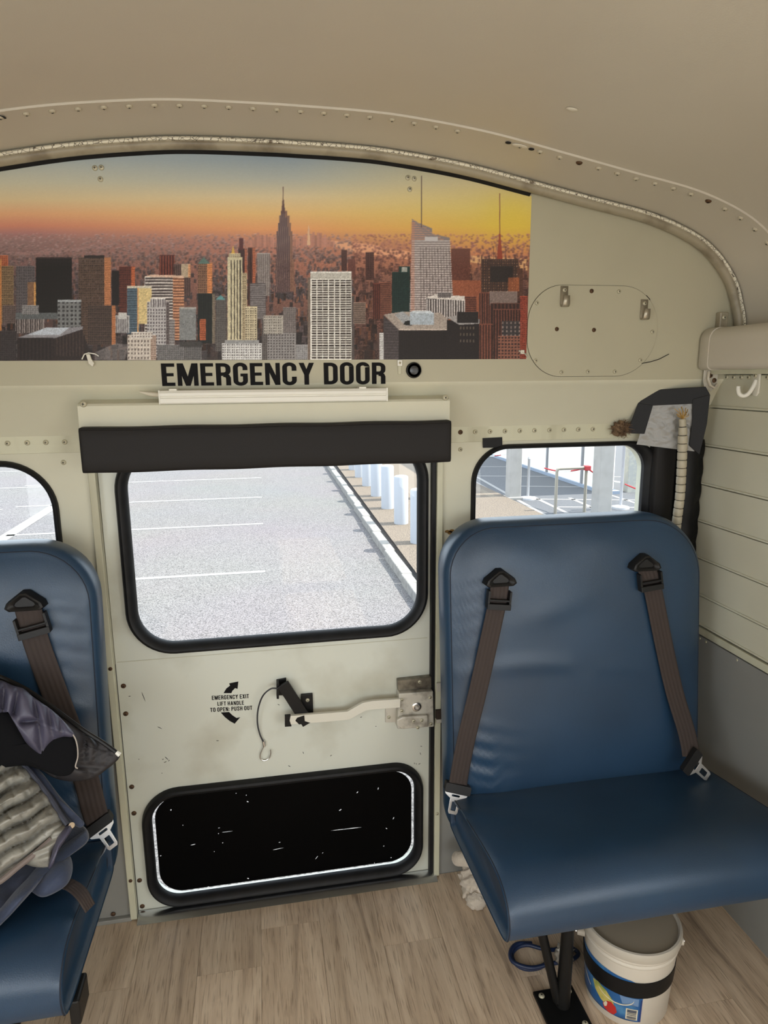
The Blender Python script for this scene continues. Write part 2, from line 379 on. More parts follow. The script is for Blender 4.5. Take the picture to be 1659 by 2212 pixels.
# ---- arch moulding with flaking white edge
tr = empty('trim_1'); tag(tr, 'curved moulding with flaking white paint under the roof', kind='structure')
def arch_sweep(sec, name, mat):            # sec: (offset outwards, y)
    return MB().loops([[(x, y, z) for x, z in arch_off(o)] for o, y in sec], closed=False).build(name, mat, tr, smooth=True)
m_mould = pm('moulding_paint', lin((158, 149, 128)), .4, col2=lin((104, 93, 74)), vscale=14, mixlo=.5, mixhi=.75)
arch_sweep([(.006, -.068), (-.0005, -.078), (-.0015, -.084), (.000, -.0895), (.004, -.094), (.0085, -.0955), (.012, -.0945), (.015, -.090)], 'moulding', m_mould)
def flake_mat():
    m = bpy.data.materials.new('flaking_white_paint'); m.use_nodes = True; nt = m.node_tree; N = nt.nodes; L = nt.links; b = N['Principled BSDF']
    tc = N.new('ShaderNodeTexCoord'); v = N.new('ShaderNodeTexVoronoi'); v.feature = 'DISTANCE_TO_EDGE'; v.inputs['Scale'].default_value = 95; L.new(tc.outputs['Object'], v.inputs['Vector'])
    r = N.new('ShaderNodeValToRGB'); r.color_ramp.elements[0].position = .012; r.color_ramp.elements[0].color = (*lin((84, 74, 60)), 1); r.color_ramp.elements[1].position = .045; r.color_ramp.elements[1].color = (*lin((226, 220, 200)), 1)
    L.new(v.outputs['Distance'], r.inputs[0])
    n = N.new('ShaderNodeTexNoise'); n.inputs['Scale'].default_value = 22; n.inputs['Detail'].default_value = 6; L.new(tc.outputs['Object'], n.inputs['Vector'])
    r2 = N.new('ShaderNodeValToRGB'); r2.color_ramp.elements[0].position = .64; r2.color_ramp.elements[1].position = .67; r2.color_ramp.elements[0].color = (0, 0, 0, 1); r2.color_ramp.elements[1].color = (1, 1, 1, 1); L.new(n.outputs['Fac'], r2.inputs[0])
    mx = N.new('ShaderNodeMix'); mx.data_type = 'RGBA'; L.new(r2.outputs[0], mx.inputs[0]); L.new(r.outputs[0], mx.inputs[6]); mx.inputs[7].default_value = (*lin((112, 98, 78)), 1)
    L.new(mx.outputs[2], b.inputs['Base Color']); b.inputs['Roughness'].default_value = .5
    bp = N.new('ShaderNodeBump'); bp.inputs['Strength'].default_value = .6; bp.inputs['Distance'].default_value = .002; L.new(r.outputs[0], bp.inputs['Height']); L.new(bp.outputs[0], b.inputs['Normal']); return m
arch_sweep([(.0122, -.0935), (.0130, -.0975), (.0165, -.0985), (.0195, -.096), (.021, -.080)], 'flaking_edge', flake_mat())
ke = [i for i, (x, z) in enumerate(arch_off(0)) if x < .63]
for nm_, a_, b_, y0_, y1_ in (('gap_shadow_strip', -.006, .001, -.0735, -.082),):  # black strip put in for the shadow gap under the moulding
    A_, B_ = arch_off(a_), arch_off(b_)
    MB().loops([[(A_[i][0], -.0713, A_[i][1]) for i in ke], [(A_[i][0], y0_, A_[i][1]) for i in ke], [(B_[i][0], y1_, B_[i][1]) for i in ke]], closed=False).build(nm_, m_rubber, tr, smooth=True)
screw(tr, (1.122, -.0885, 1.512), name='screw')
MB().box((1.112, -.088, 1.484), (1.136, -.07, 1.525), .003).build('end_tab', m_mould, tr)

# ---- floor of vinyl planks
def floor_mat():
    m = bpy.data.materials.new('wood_look_vinyl'); m.use_nodes = True; nt = m.node_tree; N = nt.nodes; L = nt.links; b = N['Principled BSDF']
    tc = N.new('ShaderNodeTexCoord'); oi = N.new('ShaderNodeObjectInfo')
    ad = N.new('ShaderNodeVectorMath'); ad.operation = 'ADD'; cx = N.new('ShaderNodeCombineXYZ'); ml = N.new('ShaderNodeMath'); ml.operation = 'MULTIPLY'; ml.inputs[1].default_value = 37
    L.new(oi.outputs['Random'], ml.inputs[0]); L.new(ml.outputs[0], cx.inputs[0]); L.new(ml.outputs[0], cx.inputs[1]); L.new(tc.outputs['Object'], ad.inputs[0]); L.new(cx.outputs[0], ad.inputs[1])
    mp = N.new('ShaderNodeMapping'); mp.inputs['Scale'].default_value = (1, .10, 1); L.new(ad.outputs[0], mp.inputs[0])
    n = N.new('ShaderNodeTexNoise'); n.inputs['Scale'].default_value = 25; n.inputs['Detail'].default_value = 10; n.inputs['Roughness'].default_value = .62; n.inputs['Distortion'].default_value = 1.1; L.new(mp.outputs[0], n.inputs['Vector'])
    r = N.new('ShaderNodeValToRGB'); e = r.color_ramp.elements; e[0].position = .25; e[0].color = (*lin((146, 127, 110)), 1); e[1].position = .72; e[1].color = (*lin((230, 210, 184)), 1)
    k = e.new(.46); k.color = (*lin((202, 179, 153)), 1); L.new(n.outputs['Fac'], r.inputs[0])
    n2 = N.new('ShaderNodeTexNoise'); n2.inputs['Scale'].default_value = 300; n2.inputs['Detail'].default_value = 4; mp2 = N.new('ShaderNodeMapping'); mp2.inputs['Scale'].default_value = (1, .05, 1); L.new(ad.outputs[0], mp2.inputs[0]); L.new(mp2.outputs[0], n2.inputs['Vector'])
    r2 = N.new('ShaderNodeValToRGB'); r2.color_ramp.elements[0].position = .34; r2.color_ramp.elements[0].color = (.42, .38, .35, 1); r2.color_ramp.elements[1].position = .46; r2.color_ramp.elements[1].color = (1, 1, 1, 1); L.new(n2.outputs['Fac'], r2.inputs[0])
    mx = N.new('ShaderNodeMix'); mx.data_type = 'RGBA'; mx.blend_type = 'MULTIPLY'; mx.inputs[0].default_value = .6; L.new(r.outputs[0], mx.inputs[6]); L.new(r2.outputs[0], mx.inputs[7])
    hs = N.new('ShaderNodeHueSaturation'); mr = N.new('ShaderNodeMapRange'); mr.inputs[3].default_value = .90; mr.inputs[4].default_value = 1.06; L.new(oi.outputs['Random'], mr.inputs[0]); L.new(mr.outputs[0], hs.inputs['Value']); L.new(mx.outputs[2], hs.inputs['Color'])
    L.new(hs.outputs[0], b.inputs['Base Color']); b.inputs['Roughness'].default_value = .42
    bp = N.new('ShaderNodeBump'); bp.inputs['Strength'].default_value = .3; bp.inputs['Distance'].default_value = .0008; L.new(n2.outputs['Fac'], bp.inputs['Height']); L.new(bp.outputs[0], b.inputs['Normal']); return m
m_floor = floor_mat()
fl = empty('floor'); tag(fl, 'wood-look vinyl plank floor of the bus aisle', kind='structure')
MB().box((XL-.04, YF, -.03), (XR+.05, .04, -.003)).build('subfloor', m_hole, fl)
PWD, PLN = .149, .92
plank_me = {}
for i in range(-8, 9):
    x0 = -.05+i*PWD; x1 = x0+PWD
    if x1 < XL or x0 > XR: continue
    x0, x1 = max(x0, XL-.02), min(x1, XR+.02)
    y1 = [-.102, -.50, -.212, -.72, -.36][i % 5]+PLN if i not in (0, -1) else (-.102+PLN if i == 0 else -.212+PLN)
    while y1 > -2.6:
        a, b = max(y1-PLN, -2.7), min(y1, -.001)
        if b > a+.02:
            MB().box((0, 0, -.003), (x1-x0-.0006, b-a-.0006, 0)).build('plank', m_floor, fl, loc=(x0, a, 0))
        y1 -= PLN
MB().box((XL-.02, YF, -.003), (XR+.02, -2.701, 0)).build('front_covering', m_floor, fl)
# corner angle along the foot of the back wall, left of the door
bb = MB().box((XL, -.012, 0), (DX0-.012, 0, .012), .002).build('baseboard_back', m_grey); tag(bb, 'narrow grey angle along the foot of the rear wall', kind='structure'); screw(bb, (-.425, -.003, .022), RUSTY)

# ---- door frame strips
ts = MB().box((-.382, -.012, .004), (-.366, .006, DZ1), .0015).build('trim_2', m_trim); tag(ts, 'cream strip along the left side of the emergency door', kind='structure')
for z in (.70, .51-.39): screw(ts, (-.373, -.012, z), RUSTY, sc=.8)
ts2 = MB().box((.4275, -.012, .004), (.4425, .006, DZ1), .0015).build('trim_3', m_trim); tag(ts2, 'cream strip along the right side of the emergency door', kind='structure')
for z in (.58, .49, .20): screw(ts2, (.435, -.012, z), sc=.8)
MB().box((.4165, -.004, .002), (.4272, .03, DZ1), .001).build('rubber_seal', m_rubber, ts2)
for p in [(601, 0)]: pass

# ---- the emergency door
dr = empty('door_1'); tag(dr, 'cream emergency exit door with a large window above a blacked-out pane', kind='structure')
YD = .012
WO = (-.332, .719, .410, 1.236); LO = (-.338, .013, .400, .355)
hol = [rrect(WO[0]+.012, WO[1]+.012, WO[2]-.012, WO[3]-.012, .10), rrect(LO[0]+.012, LO[1]+.012, LO[2]-.012, LO[3]-.012, .085)]
MB().prism([(-.3655, .003), (.4163, .003), (.4163, DZ1-.002), (-.3655, DZ1-.002)], YD, YD+.028, hol).build('door_panel', m_door, dr)
g = gasket(*WO, .112, .027, 'window_gasket', m_rubber, dr, yb=YD, h=.022)
wx = (WO[0]+.022, WO[1]+.022, WO[2]-.022, WO[3]-.022)
MB().prism(rrect(*wx, .09), YD+.008, YD+.0085).build('window_glass', m_glass, dr)
g2 = gasket(*LO, [.085, .085, .085, .095], .024, 'lower_gasket', m_rubber, dr, yb=YD, h=.020)
lx = (LO[0]+.020, LO[1]+.020, LO[2]-.020, LO[3]-.020)
MB().prism(rrect(*lx, .07), YD+.008, YD+.0085).build('lower_glass', m_glass, dr)
# black film stuck on the lower glass: a clear rim and scratches let the daylight through
def scratch(px, py, L_, a, wd):
    p = onY(px, py, YD+.006); c, s_ = math.cos(a), math.sin(a); L_ *= .00094/2; wd *= .00094/2
    q = [(-L_, 0), (-L_*.4, -wd), (L_*.5, -wd*.8), (L_, 0), (L_*.4, wd), (-L_*.5, wd*.7)]
    return [(p[0]+u*c-v*s_, p[2]+u*s_+v*c) for u, v in q]
SC = [(491, 1797, 30, -.02, 2.2), (417, 1825, 14, .1, 2.2), (748, 1791, 92, -.02, 2.6), (601, 1834, 32, .08, 2), (735, 1750, 9, .5, 3.5), (604, 1820, 6, .1, 2.6), (473, 1789, 6, 0, 2), (472, 1801, 3, 0, 3), (481, 1821, 3, 0, 3), (369, 1750, 5, 1.0, 4), (347, 1849, 4, .3, 3), (535, 1732, 6, -.6, 3), (532, 1718, 3, 0, 2.4), (772, 1712, 7, .8, 3), (817, 1704, 8, 1.3, 3.4), (850, 1768, 8, 1.1, 3), (835, 1790, 6, -.8, 2.4), (829, 1828, 4, 0, 3), (845, 1853, 3, 0, 3), (809, 1866, 9, 1.5, 2), (815, 1875, 6, -1, 2), (684, 1853, 14, .9, 1.8), (697, 1843, 5, .8, 2), (759, 1881, 5, .4, 3), (830, 1872, 4, 0, 3), (536, 1898, 6, -.6, 3.4), (450, 1916, 4, -.5, 3), (395, 1783, 2.6, 0, 2.4), (463, 1840, 2.6, 0, 2.4), (510, 1714, 3, 0, 2)]
fx = (LO[0]+.031, LO[1]+.0325, LO[2]-.0305, LO[3]-.029)
def holed_sheet(outer, holes, y):
    from mathutils.geometry import delaunay_2d_cdt
    V, Fc = [], []
    for r in [outer]+holes:
        k = len(V); V += [Vector(p) for p in r]; Fc.append(list(range(k, k+len(r))))
    vo, eo, fo, *_ = delaunay_2d_cdt(V, [], Fc, 1, 1e-7)
    def inside(p, poly):
        c = False; j = len(poly)-1
        for i in range(len(poly)):
            (xi, zi), (xj, zj) = poly[i], poly[j]
            if (zi > p[1]) != (zj > p[1]) and p[0] < (xj-xi)*(p[1]-zi)/(zj-zi)+xi: c = not c
            j = i
        return c
    keep = []
    for f in fo:
        m = sum((vo[i] for i in f), Vector((0, 0)))/len(f)
        if inside(m, outer) and not any(inside(m, h) for h in holes): keep.append(tuple(f))
    return MB().add([(v.x, y, v.y) for v in vo], keep)
holed_sheet(rrect(*fx, .062), [scratch(*a) for a in SC], YD+.0068).build('black_film', m_black_glass, dr)
tp = MB()
for a, b, c, d in ((560, 1702, 652, 1712),):
    p = onY(a, 1716, YD+.004); q = onY(b*0+c, 1690, YD+.004)
    tp.box((p[0], YD+.0035, fx[3]-.004), (q[0], YD+.0062, lx[3]+.002))
tp.build('film_overlap', m_black_glass, dr)
# fold line and screws on the left edge
MB().box((-.362, YD-.0008, .7045), (.41, YD+.001, .7062)).build('panel_fold', pm('fold_shade_paint', lin((188, 186, 166))), dr)
for px, py in [(263, 1482), (268, 1542), (281, 1700), (286, 1757), (298, 1902), (304, 1958)]:
    p = onY(px, py, YD); screw(dr, (p[0]+.004, YD, p[2]), RUSTY, sc=1.05)
# dark chips in the paint
ch = MB()
for px, py, L_, a in [(310, 1505, 30, -1.3), (280, 1504, 6, 0), (360, 1638, 14, -.9), (357, 1646, 8, .3), (365, 1643, 6, .8), (352, 1640, 5, .3), (470, 1600, 8, -.1), (655, 1626, 8, -1.2), (715, 1632, 6, .6), (725, 1543, 18, -.4), (780, 1549, 6, .1), (812, 1569, 4, 0), (890, 1568, 12, 0), (895, 1649, 6, -1.4), (899, 1650, 5, -1.3), (906, 1650, 7, .5), (908, 1628, 9, -1.2), (625, 1655, 8, -.6), (345, 1572, 14, -.6), (602, 1522, 7, -.5), (910, 1612, 6, -.3), (575, 1678, 2, 0), (350, 1670, 3, 0), (640, 1560, 5, .4), (300, 1640, 3, .2)]:
    p = onY(px, py, YD); c, s_ = math.cos(a), math.sin(a); l = L_*.00047; wd = .0007
    ch.prism([(p[0]+u*c-v*s_, p[2]+u*s_+v*c) for u, v in [(-l, 0), (-l*.3, -wd), (l*.6, -wd*.8), (l, 0), (l*.3, wd), (-l*.6, wd)]], YD-.0005, YD+.001)
o = ch.build('paint_chip', m_hole, dr); o['kind'] = 'stuff'

# latch: rod, handle, lock box
hd = MB()
def slab(mb, pts, wdt, y0, y1):            # flat bar along pts in the door plane
    P = [Vector(p) for p in pts]; Lf, Rt = [], []
    for i, p in enumerate(P):
        t = ((P[min(i+1, len(P)-1)]-P[max(i-1, 0)])).normalized(); n = Vector((-t.y, t.x)); Lf.append(p+n*wdt/2); Rt.append(p-n*wdt/2)
    return mb.prism([tuple(q) for q in Rt]+[tuple(q) for q in reversed(Lf)], y0, y1)
D = lambda px, py, y=YD: tuple(onY(px, py, y)[[0, 2]])
slab(hd, [D(610, 1467), D(664, 1552)], .030, YD-.030, YD-.023)
hh = hd.build('door_handle', m_blkpaint, dr, bevel=.0015); hh['label'] = 'black flat handle'
MB().prism([D(597, 1467), D(618, 1463), D(620, 1500), D(597, 1501)], YD-.005, YD).prism([D(597, 1467), D(602, 1466), D(602, 1500), D(597, 1500)], YD-.026, YD).build('handle_bracket', m_blkpaint, dr, bevel=.001)
MB().prism([D(650, 1498), D(675, 1496), D(677, 1552), D(662, 1556), D(650, 1540)], YD-.008, YD).build('handle_bracket', m_blkpaint, dr, bevel=.001)
screw(hh, (D(664, 1509)[0], YD-.008, D(664, 1509)[1]), sc=.9)
rod = MB(); slab(rod, [D(618, 1540), D(700, 1534), D(748, 1530), D(782, 1511), D(800, 1508), D(858, 1504)], .0235, YD-.040, YD-.0305)
rd = rod.build('latch_rod', m_whitechip, dr, bevel=.0012); rd['label'] = 'white chipped latch rod'
MB().prism([D(614, 1531), D(626, 1530), D(624, 1540), D(628, 1552), D(614, 1553)], YD-.0408, YD-.030).prism([D(640, 1534), D(655, 1529), D(656, 1541), D(668, 1545), D(644, 1548), D(636, 1540)], YD-.0408, YD-.030).build('worn_black_end', m_blkpaint, rd)
lk = MB().prism([D(856, 1486), D(929, 1481), D(931, 1557), D(853, 1562)], YD-.034, YD).build('lock_box', m_dirtysteel, dr, bevel=.003); lk['label'] = 'dirty painted metal lock box'
MB().prism([D(856, 1464), D(928, 1456), D(929, 1480), D(857, 1486)], YD-.018, YD).build('lock_top_plate', pm('grimy_metal', lin((140, 134, 120)), .4, .5, col2=lin((60, 52, 44)), vscale=30, mixlo=.42, mixhi=.7, detail=8), lk, bevel=.002)
MB().prism([D(832, 1517), D(856, 1515), D(856, 1558), D(832, 1559)], YD-.006, YD).build('lock_side_lug', m_dirtysteel, lk, bevel=.001)
MB().prism([D(850, 1537), D(862, 1531), D(915, 1528), D(917, 1552), D(862, 1557), D(850, 1549)], YD-.046, YD-.034).build('lock_flap', m_dirtysteel, lk, bevel=.003)
c = D(893, 1513); 
cyl = MB().lathe([(.0125, 0), (.0125, .004), (.010, .0055), (.0075, .0055), (.0065, .003), (.0001, .003)], 24, loc=(c[0], YD-.034, c[1]), axis='y').build('lock_cylinder', m_steel, lk, smooth=True)
MB().lathe([(.0035, .003), (.0035, .006), (.0001, .006)], 6, loc=(c[0], YD-.034, c[1]), axis='y').build('lock_core', m_dirtysteel, lk)
for px, py, y in [(862, 1499, .034), (922, 1494, .034), (862, 1522, .034), (924, 1550, .034), (862, 1556, .034), (885, 1539, .046), (902, 1538, .046), (894, 1553, .046), (903, 1466, .018), (838, 1521, .006), (839, 1547, .006)]:
    q = D(px, py); screw(lk, (q[0], YD-y, q[1]), sc=.85)
MB().box((.4275, -.022, .487), (.452, -.010, .512), .001).build('strike_plate', pm('rust_dark_metal', lin((70, 58, 50)), .6, .5), ts2)
MB().box((.429, -.020, .565), (.4445, -.012, .59), .001).box((.429, -.020, .475), (.4445, -.012, .486), .001).build('strike_lug', m_dirtysteel, ts2)

# ---- threshold under the door
th = MB().loops([[(x, y, z) for y, z in ((.010, .001), (.008, .011), (-.004, .012), (-.016, .007), (-.030, .001))] for x in (-.364, -.30, 0, .36, .434)], closed=False).build('trim_4', m_alu, smooth=True); tag(th, 'bright metal threshold strip under the emergency door', kind='structure')

# ---- the two fixed rear windows
for nm, W_, r, lab, inn, ri in (('window_1', LW, .115, 'left rear window with a black rubber gasket', (-.917, .754, -.466, 1.189), .10), ('window_2', RW, .095, 'right rear window with a black rubber gasket beside the taped corner', (.531, .754, .991, 1.197), [.07, .07, .062, .085])):
    e = empty(nm); tag(e, lab, kind='structure')
    gasket(*W_, r, .014, 'gasket', m_rubber, e, yb=.0, h=.014, inner=inn, ri=ri)
    MB().prism(rrect(inn[0]-.004, inn[1]-.004, inn[2]+.004, inn[3]+.004, .07), .006, .0065).build('glass', m_glass, e)

# ================================================================== OUTSIDE
GZ = -.75
def asphalt():
    m = bpy.data.materials.new('asphalt'); m.use_nodes = True; nt = m.node_tree; N = nt.nodes; L = nt.links; b = N['Principled BSDF']
    tc = N.new('ShaderNodeTexCoord'); n = N.new('ShaderNodeTexNoise'); n.inputs['Scale'].default_value = 90; n.inputs['Detail'].default_value = 2; L.new(tc.outputs['Object'], n.inputs['Vector'])
    r = N.new('ShaderNodeValToRGB'); e = r.color_ramp.elements; e[0].position = .36; e[0].color = (.055, .053, .055, 1); e[1].position = .60; e[1].color = (.165, .156, .158, 1); L.new(n.outputs['Fac'], r.inputs[0])
    n2 = N.new('ShaderNodeTexNoise'); n2.inputs['Scale'].default_value = .5; L.new(tc.outputs['Object'], n2.inputs['Vector'])
    mx = N.new('ShaderNodeMix'); mx.data_type = 'RGBA'; mx.blend_type = 'MULTIPLY'; mx.inputs[0].default_value = .25; L.new(r.outputs[0], mx.inputs[6]); L.new(n2.outputs['Color'], mx.inputs[7]); mx.inputs[0].default_value = .12
    L.new(mx.outputs[2], b.inputs['Base Color']); b.inputs['Roughness'].default_value = .9; b.inputs['Specular IOR Level'].default_value = .2; return m
gr = MB().add([(-60, -30, GZ), (60, -30, GZ), (60, 90, GZ), (-60, 90, GZ)], [(0, 1, 2, 3)]).build('ground', asphalt()); tag(gr, 'pale sunlit asphalt car park', kind='structure')
m_line = pm('road_paint', (.225, .22, .215), .8, col2=(.165, .16, .16), vscale=60, mixlo=.52, mixhi=.6)
for k, y in enumerate((5.72, 8.24, 10.5, 12.9, 15.3, 17.7)):
    MB().box((-2.9-.75*k*.8, y-.04, GZ), (.0, y+.04, GZ+.004)).build('parking_line', m_line, gr)
for y in (8.1, 10.3, 12.68, 15.3):
    if y > 9: MB().box((-9, y-.04, GZ), (-4.25-.0*y, y+.04, GZ+.004)).build('parking_line', m_line, gr)
q0, q1 = onZ(-40, 1193, GZ), onZ(112, 1097, GZ)
dv = Vector((q1-q0)).normalized(); nv = Vector((-dv.y, dv.x, 0))*.09
a, b_ = Vector(q0)-dv*2, Vector(q1)+dv*.3
MB().add([a-nv+Vector((0, 0, .004)), b_-nv+Vector((0, 0, .004)), b_+nv+Vector((0, 0, .004)), a+nv+Vector((0, 0, .004))], [(0, 1, 2, 3)]).build('parking_line', m_line, gr)
# kerb of single stones and the pavement behind it
kb = empty('kerb', (1.45, 0, GZ)); tag(kb, 'pale stone kerb along the row of white bollards', 'kerb')
m_kerb = pm('kerb_stone', (.20, .19, .175), .85, var=.3, vscale=14, bump=.6, bscale=40, bdist=.004)
for i in range(22):
    y = 2.0+i*1.0
    o = MB().box((-.055+random.uniform(-.004, .004), 0, -.02), (.055, .985, .105+random.uniform(-.004, .004)), .012).build('kerb_stone', m_kerb, kb, loc=(.017*(y-4.5), y, 0))
m_pave = pm('pavement_gravel', (.15, .118, .088), .9, col2=(.06, .046, .036), vscale=70, mixlo=.42, mixhi=.58)
pv = MB().add([(1.50, -8, GZ+.08), (4.12, -8, GZ+.08), (4.12, 9.3, GZ+.08), (3.85, 26, GZ+.08), (2.0, 26, GZ+.08), (1.50, 1.5, GZ+.08)], [(0, 1, 2, 3, 4, 5)]).build('pavement', m_pave); tag(pv, 'speckled pavement behind the kerb', kind='structure')
g2_ = MB().add([(4.12, -8, GZ+.012), (40, -8, GZ+.012), (40, 40, GZ+.012), (3.85, 40, GZ+.012), (3.85, 26, GZ+.012), (4.12, 9.3, GZ+.012)], [(0, 1, 2, 3, 4, 5)]).build('courtyard', pm('court_asphalt', (.075, .078, .088), .9, col2=(.05, .053, .06), vscale=60)); tag(g2_, 'grey marked courtyard behind the pavement', kind='structure')
for (a, b_) in [((1030, 1030), (1190, 1120)), ((1018, 1036), (1150, 1112)), ((1030, 1008), (1100, 1008)), ((1030, 1028), (1380, 1030)), ((1120, 1050), (1290, 1052)), ((1150, 1078), (1380, 1080)), ((1205, 1095), (1385, 1096)), ((1230, 1075), (1300, 1105)), ((1290, 1060), (1390, 1092)), ((1150, 1072), (1225, 1108))]:
    A, B = Vector(onZ(*a, GZ+.014)), Vector(onZ(*b_, GZ+.014)); d = (B-A).normalized(); n = Vector((-d.y, d.x, 0))*.035
    MB().add([A-n, B-n, B+n, A+n], [(0, 1, 2, 3)]).build('court_line', m_line, g2_)
m_boll = pm('bollard_white', (.33, .345, .375), .5)
for i, (px, py) in enumerate([(886, 1158), (855, 1118), (826, 1087), (802, 1060), (784, 1040), (767, 1021), (754, 1004)]):
    p = onZ(px, py, GZ+.08)
    p = np.array([1.90+.021*i, 6.35+1.13*i, 0])
    lab = ['white cylindrical bollard nearest behind the bus, cut by the window edge', 'second white bollard from the bus along the kerb', 'third white bollard from the bus along the kerb', 'fourth white bollard from the bus along the kerb', 'fifth white bollard from the bus along the kerb', 'sixth white bollard from the bus along the kerb', 'farthest white bollard under the black pad']
    o = MB().lathe([(.10, 0), (.10, .655), (.094, .672), (.075, .680), (.0001, .682)], 28).build('bollard', m_boll, smooth=True, loc=(p[0], p[1], GZ+.08)); tag(o, lab[i], 'bollard', 'white bollards along the kerb')
# courtyard: pillars, sunlit wall, chain posts, hoop barrier
m_pil = pm('pale_pillar', (.30, .285, .265), .8, var=.12, vscale=5)
for (px, py, wd, lab) in ((1113, 1080, .21, 'pale square pillar left of the chain posts, seen through the right window'), (1305, 1126, .22, 'pale square pillar right of the hoop barrier, seen through the right window')):
    p = onZ(px, py, GZ+.012)
    t = empty('pillar', (p[0], p[1], GZ+.012)); tag(t, lab, 'pillar')
    MB().box((-wd/2, 0, 0), (wd/2, .22, 3.4), .012).build('shaft', m_pil, t); MB().box((-wd/2-.03, -.03, 0), (wd/2+.03, .25, .05), .01).build('plinth', m_pil, t)
bw = empty('court_building', (6.6, 10.4, GZ)); tag(bw, 'sunlit white building wall across the courtyard', 'building')
m_ww = pm('white_render', (.86, .83, .76), .8); m_mull = pm('grey_frame', (.16, .16, .17), .5)
MB().box((-.55, -.9, 0), (-.30, 16, 3.6)).build('wall_panel', m_ww, bw); MB().box((-.6, -1.1, 0), (-.28, 16, .07)).build('skirting_stone', pm('grey_blue_stone', (.2, .24, .3), .7), bw)
for y in (-.2, 1.4, 3.2, 5.4): MB().box((-.575, y, .07), (-.53, y+.07, 3.6)).build('wall_rib', m_mull, bw)
m_post = pm('white_post', (.36, .36, .37), .4)
chain_pts = []
for px, py, hgt, lab in ((1140, 1078, .69, 'white chain post on a round foot left of the hoop barrier'), (1340, 1098, 1.0, 'grey slim chain post on a round foot right of the second pillar')):
    p = onZ(px, py, GZ+.012); t = empty('chain_post', (p[0], p[1], GZ+.012)); tag(t, lab, 'post', 'chain posts in the courtyard')
    MB().lathe([(.14, 0), (.135, .03), (.05, .05), (.03, .055)], 24).build('foot', m_post, t, smooth=True)
    MB().lathe([(.022, .04), (.022, hgt), (.03, hgt+.01), (.018, hgt+.045), (.0001, hgt+.05)], 14).build('pole', m_post if hgt < .8 else pm('grey_post', (.4, .4, .42), .4), t, smooth=True)
    chain_pts.append(Vector((p[0], p[1], GZ+hgt*.97)))
p0, p1 = onZ(1199, 1110, GZ+.012), onZ(1262, 1106, GZ+.012)
hb = empty('hoop_barrier', tuple((p0+p1)/2)); tag(hb, 'tall metal hoop barrier with a red fitting in the courtyard', 'barrier')
hw = np.linalg.norm(p1-p0)/2; hv = (p1-p0)/np.linalg.norm(p1-p0)
hp = [(-hw, 0), (-hw, .66), (-hw+.012, .69), (-hw+.04, .702), (hw-.04, .702), (hw-.012, .69), (hw, .66), (hw, 0)]
MB().tube([(hv[0]*u, hv[1]*u, v) for u, v in hp], .024, 12).build('hoop', pm('beige_steel', (.24, .22, .18), .5, .1), hb, smooth=True)
MB().box((hv[0]*hw-.045, -.05, .66), (hv[0]*hw+.045, .05, .735), .01).build('red_fitting', pm('red_plastic', (.36, .02, .028), .5), hb)
m_cr, m_cw = pm('red_plastic', (.36, .02, .028), .5), pm('white_plastic', (.7, .7, .7), .5)
hoopR = Vector((p1[0], p1[1], GZ+.70))
def chain(A, B, sag, lab, first_red):
    A, B = A+(B-A).normalized()*.05, B-(B-A).normalized()*.05; n = max(8, int((B-A).length/.055)); t = empty('barrier_chain', tuple(A)); tag(t, lab, 'chain', 'red and white barrier chains')
    for i in range(n):
        u0, u1 = i/n, (i+1.15)/n
        f = lambda u: (B-A)*u + Vector((0, 0, -4*sag*u*(1-u)))
        red = (int(u0*4)+first_red) % 2 == 0
        MB().tube([f(u0), f((u0+u1)/2), f(min(u1, 1))], .013, 6).build('link', m_cr if red else m_cw, t)
chain(chain_pts[0], hoopR, .10, 'red and white chain between the white post and the hoop barrier', 1)
chain(hoopR, chain_pts[1]+Vector((0, 0, -.55)), .04, 'red and white chain between hoop barrier and grey post', 0)
chain(chain_pts[1]+Vector((0, 0, -.55)), chain_pts[1]+Vector((.62, -.75, -.75)), .03, 'red and white chain running right from the grey post', 0)
chain(Vector(onY(1030, 985, 14.0)), Vector(onY(1100, 980, 14.0)), .03, 'distant red chain left of the first pillar', 0)
p = onZ(1380, 1070, GZ+.01)
wf_ = MB().box((p[0]-.05, p[1]+.3, GZ), (p[0]+.25, p[1]+.5, GZ+2.6), .01).build('corner_column', pm('flint_column', (.3, .3, .28), .9, col2=(.36, .35, .3), vscale=18)); tag(wf_, 'rough grey column at the right edge of the right window', 'column')

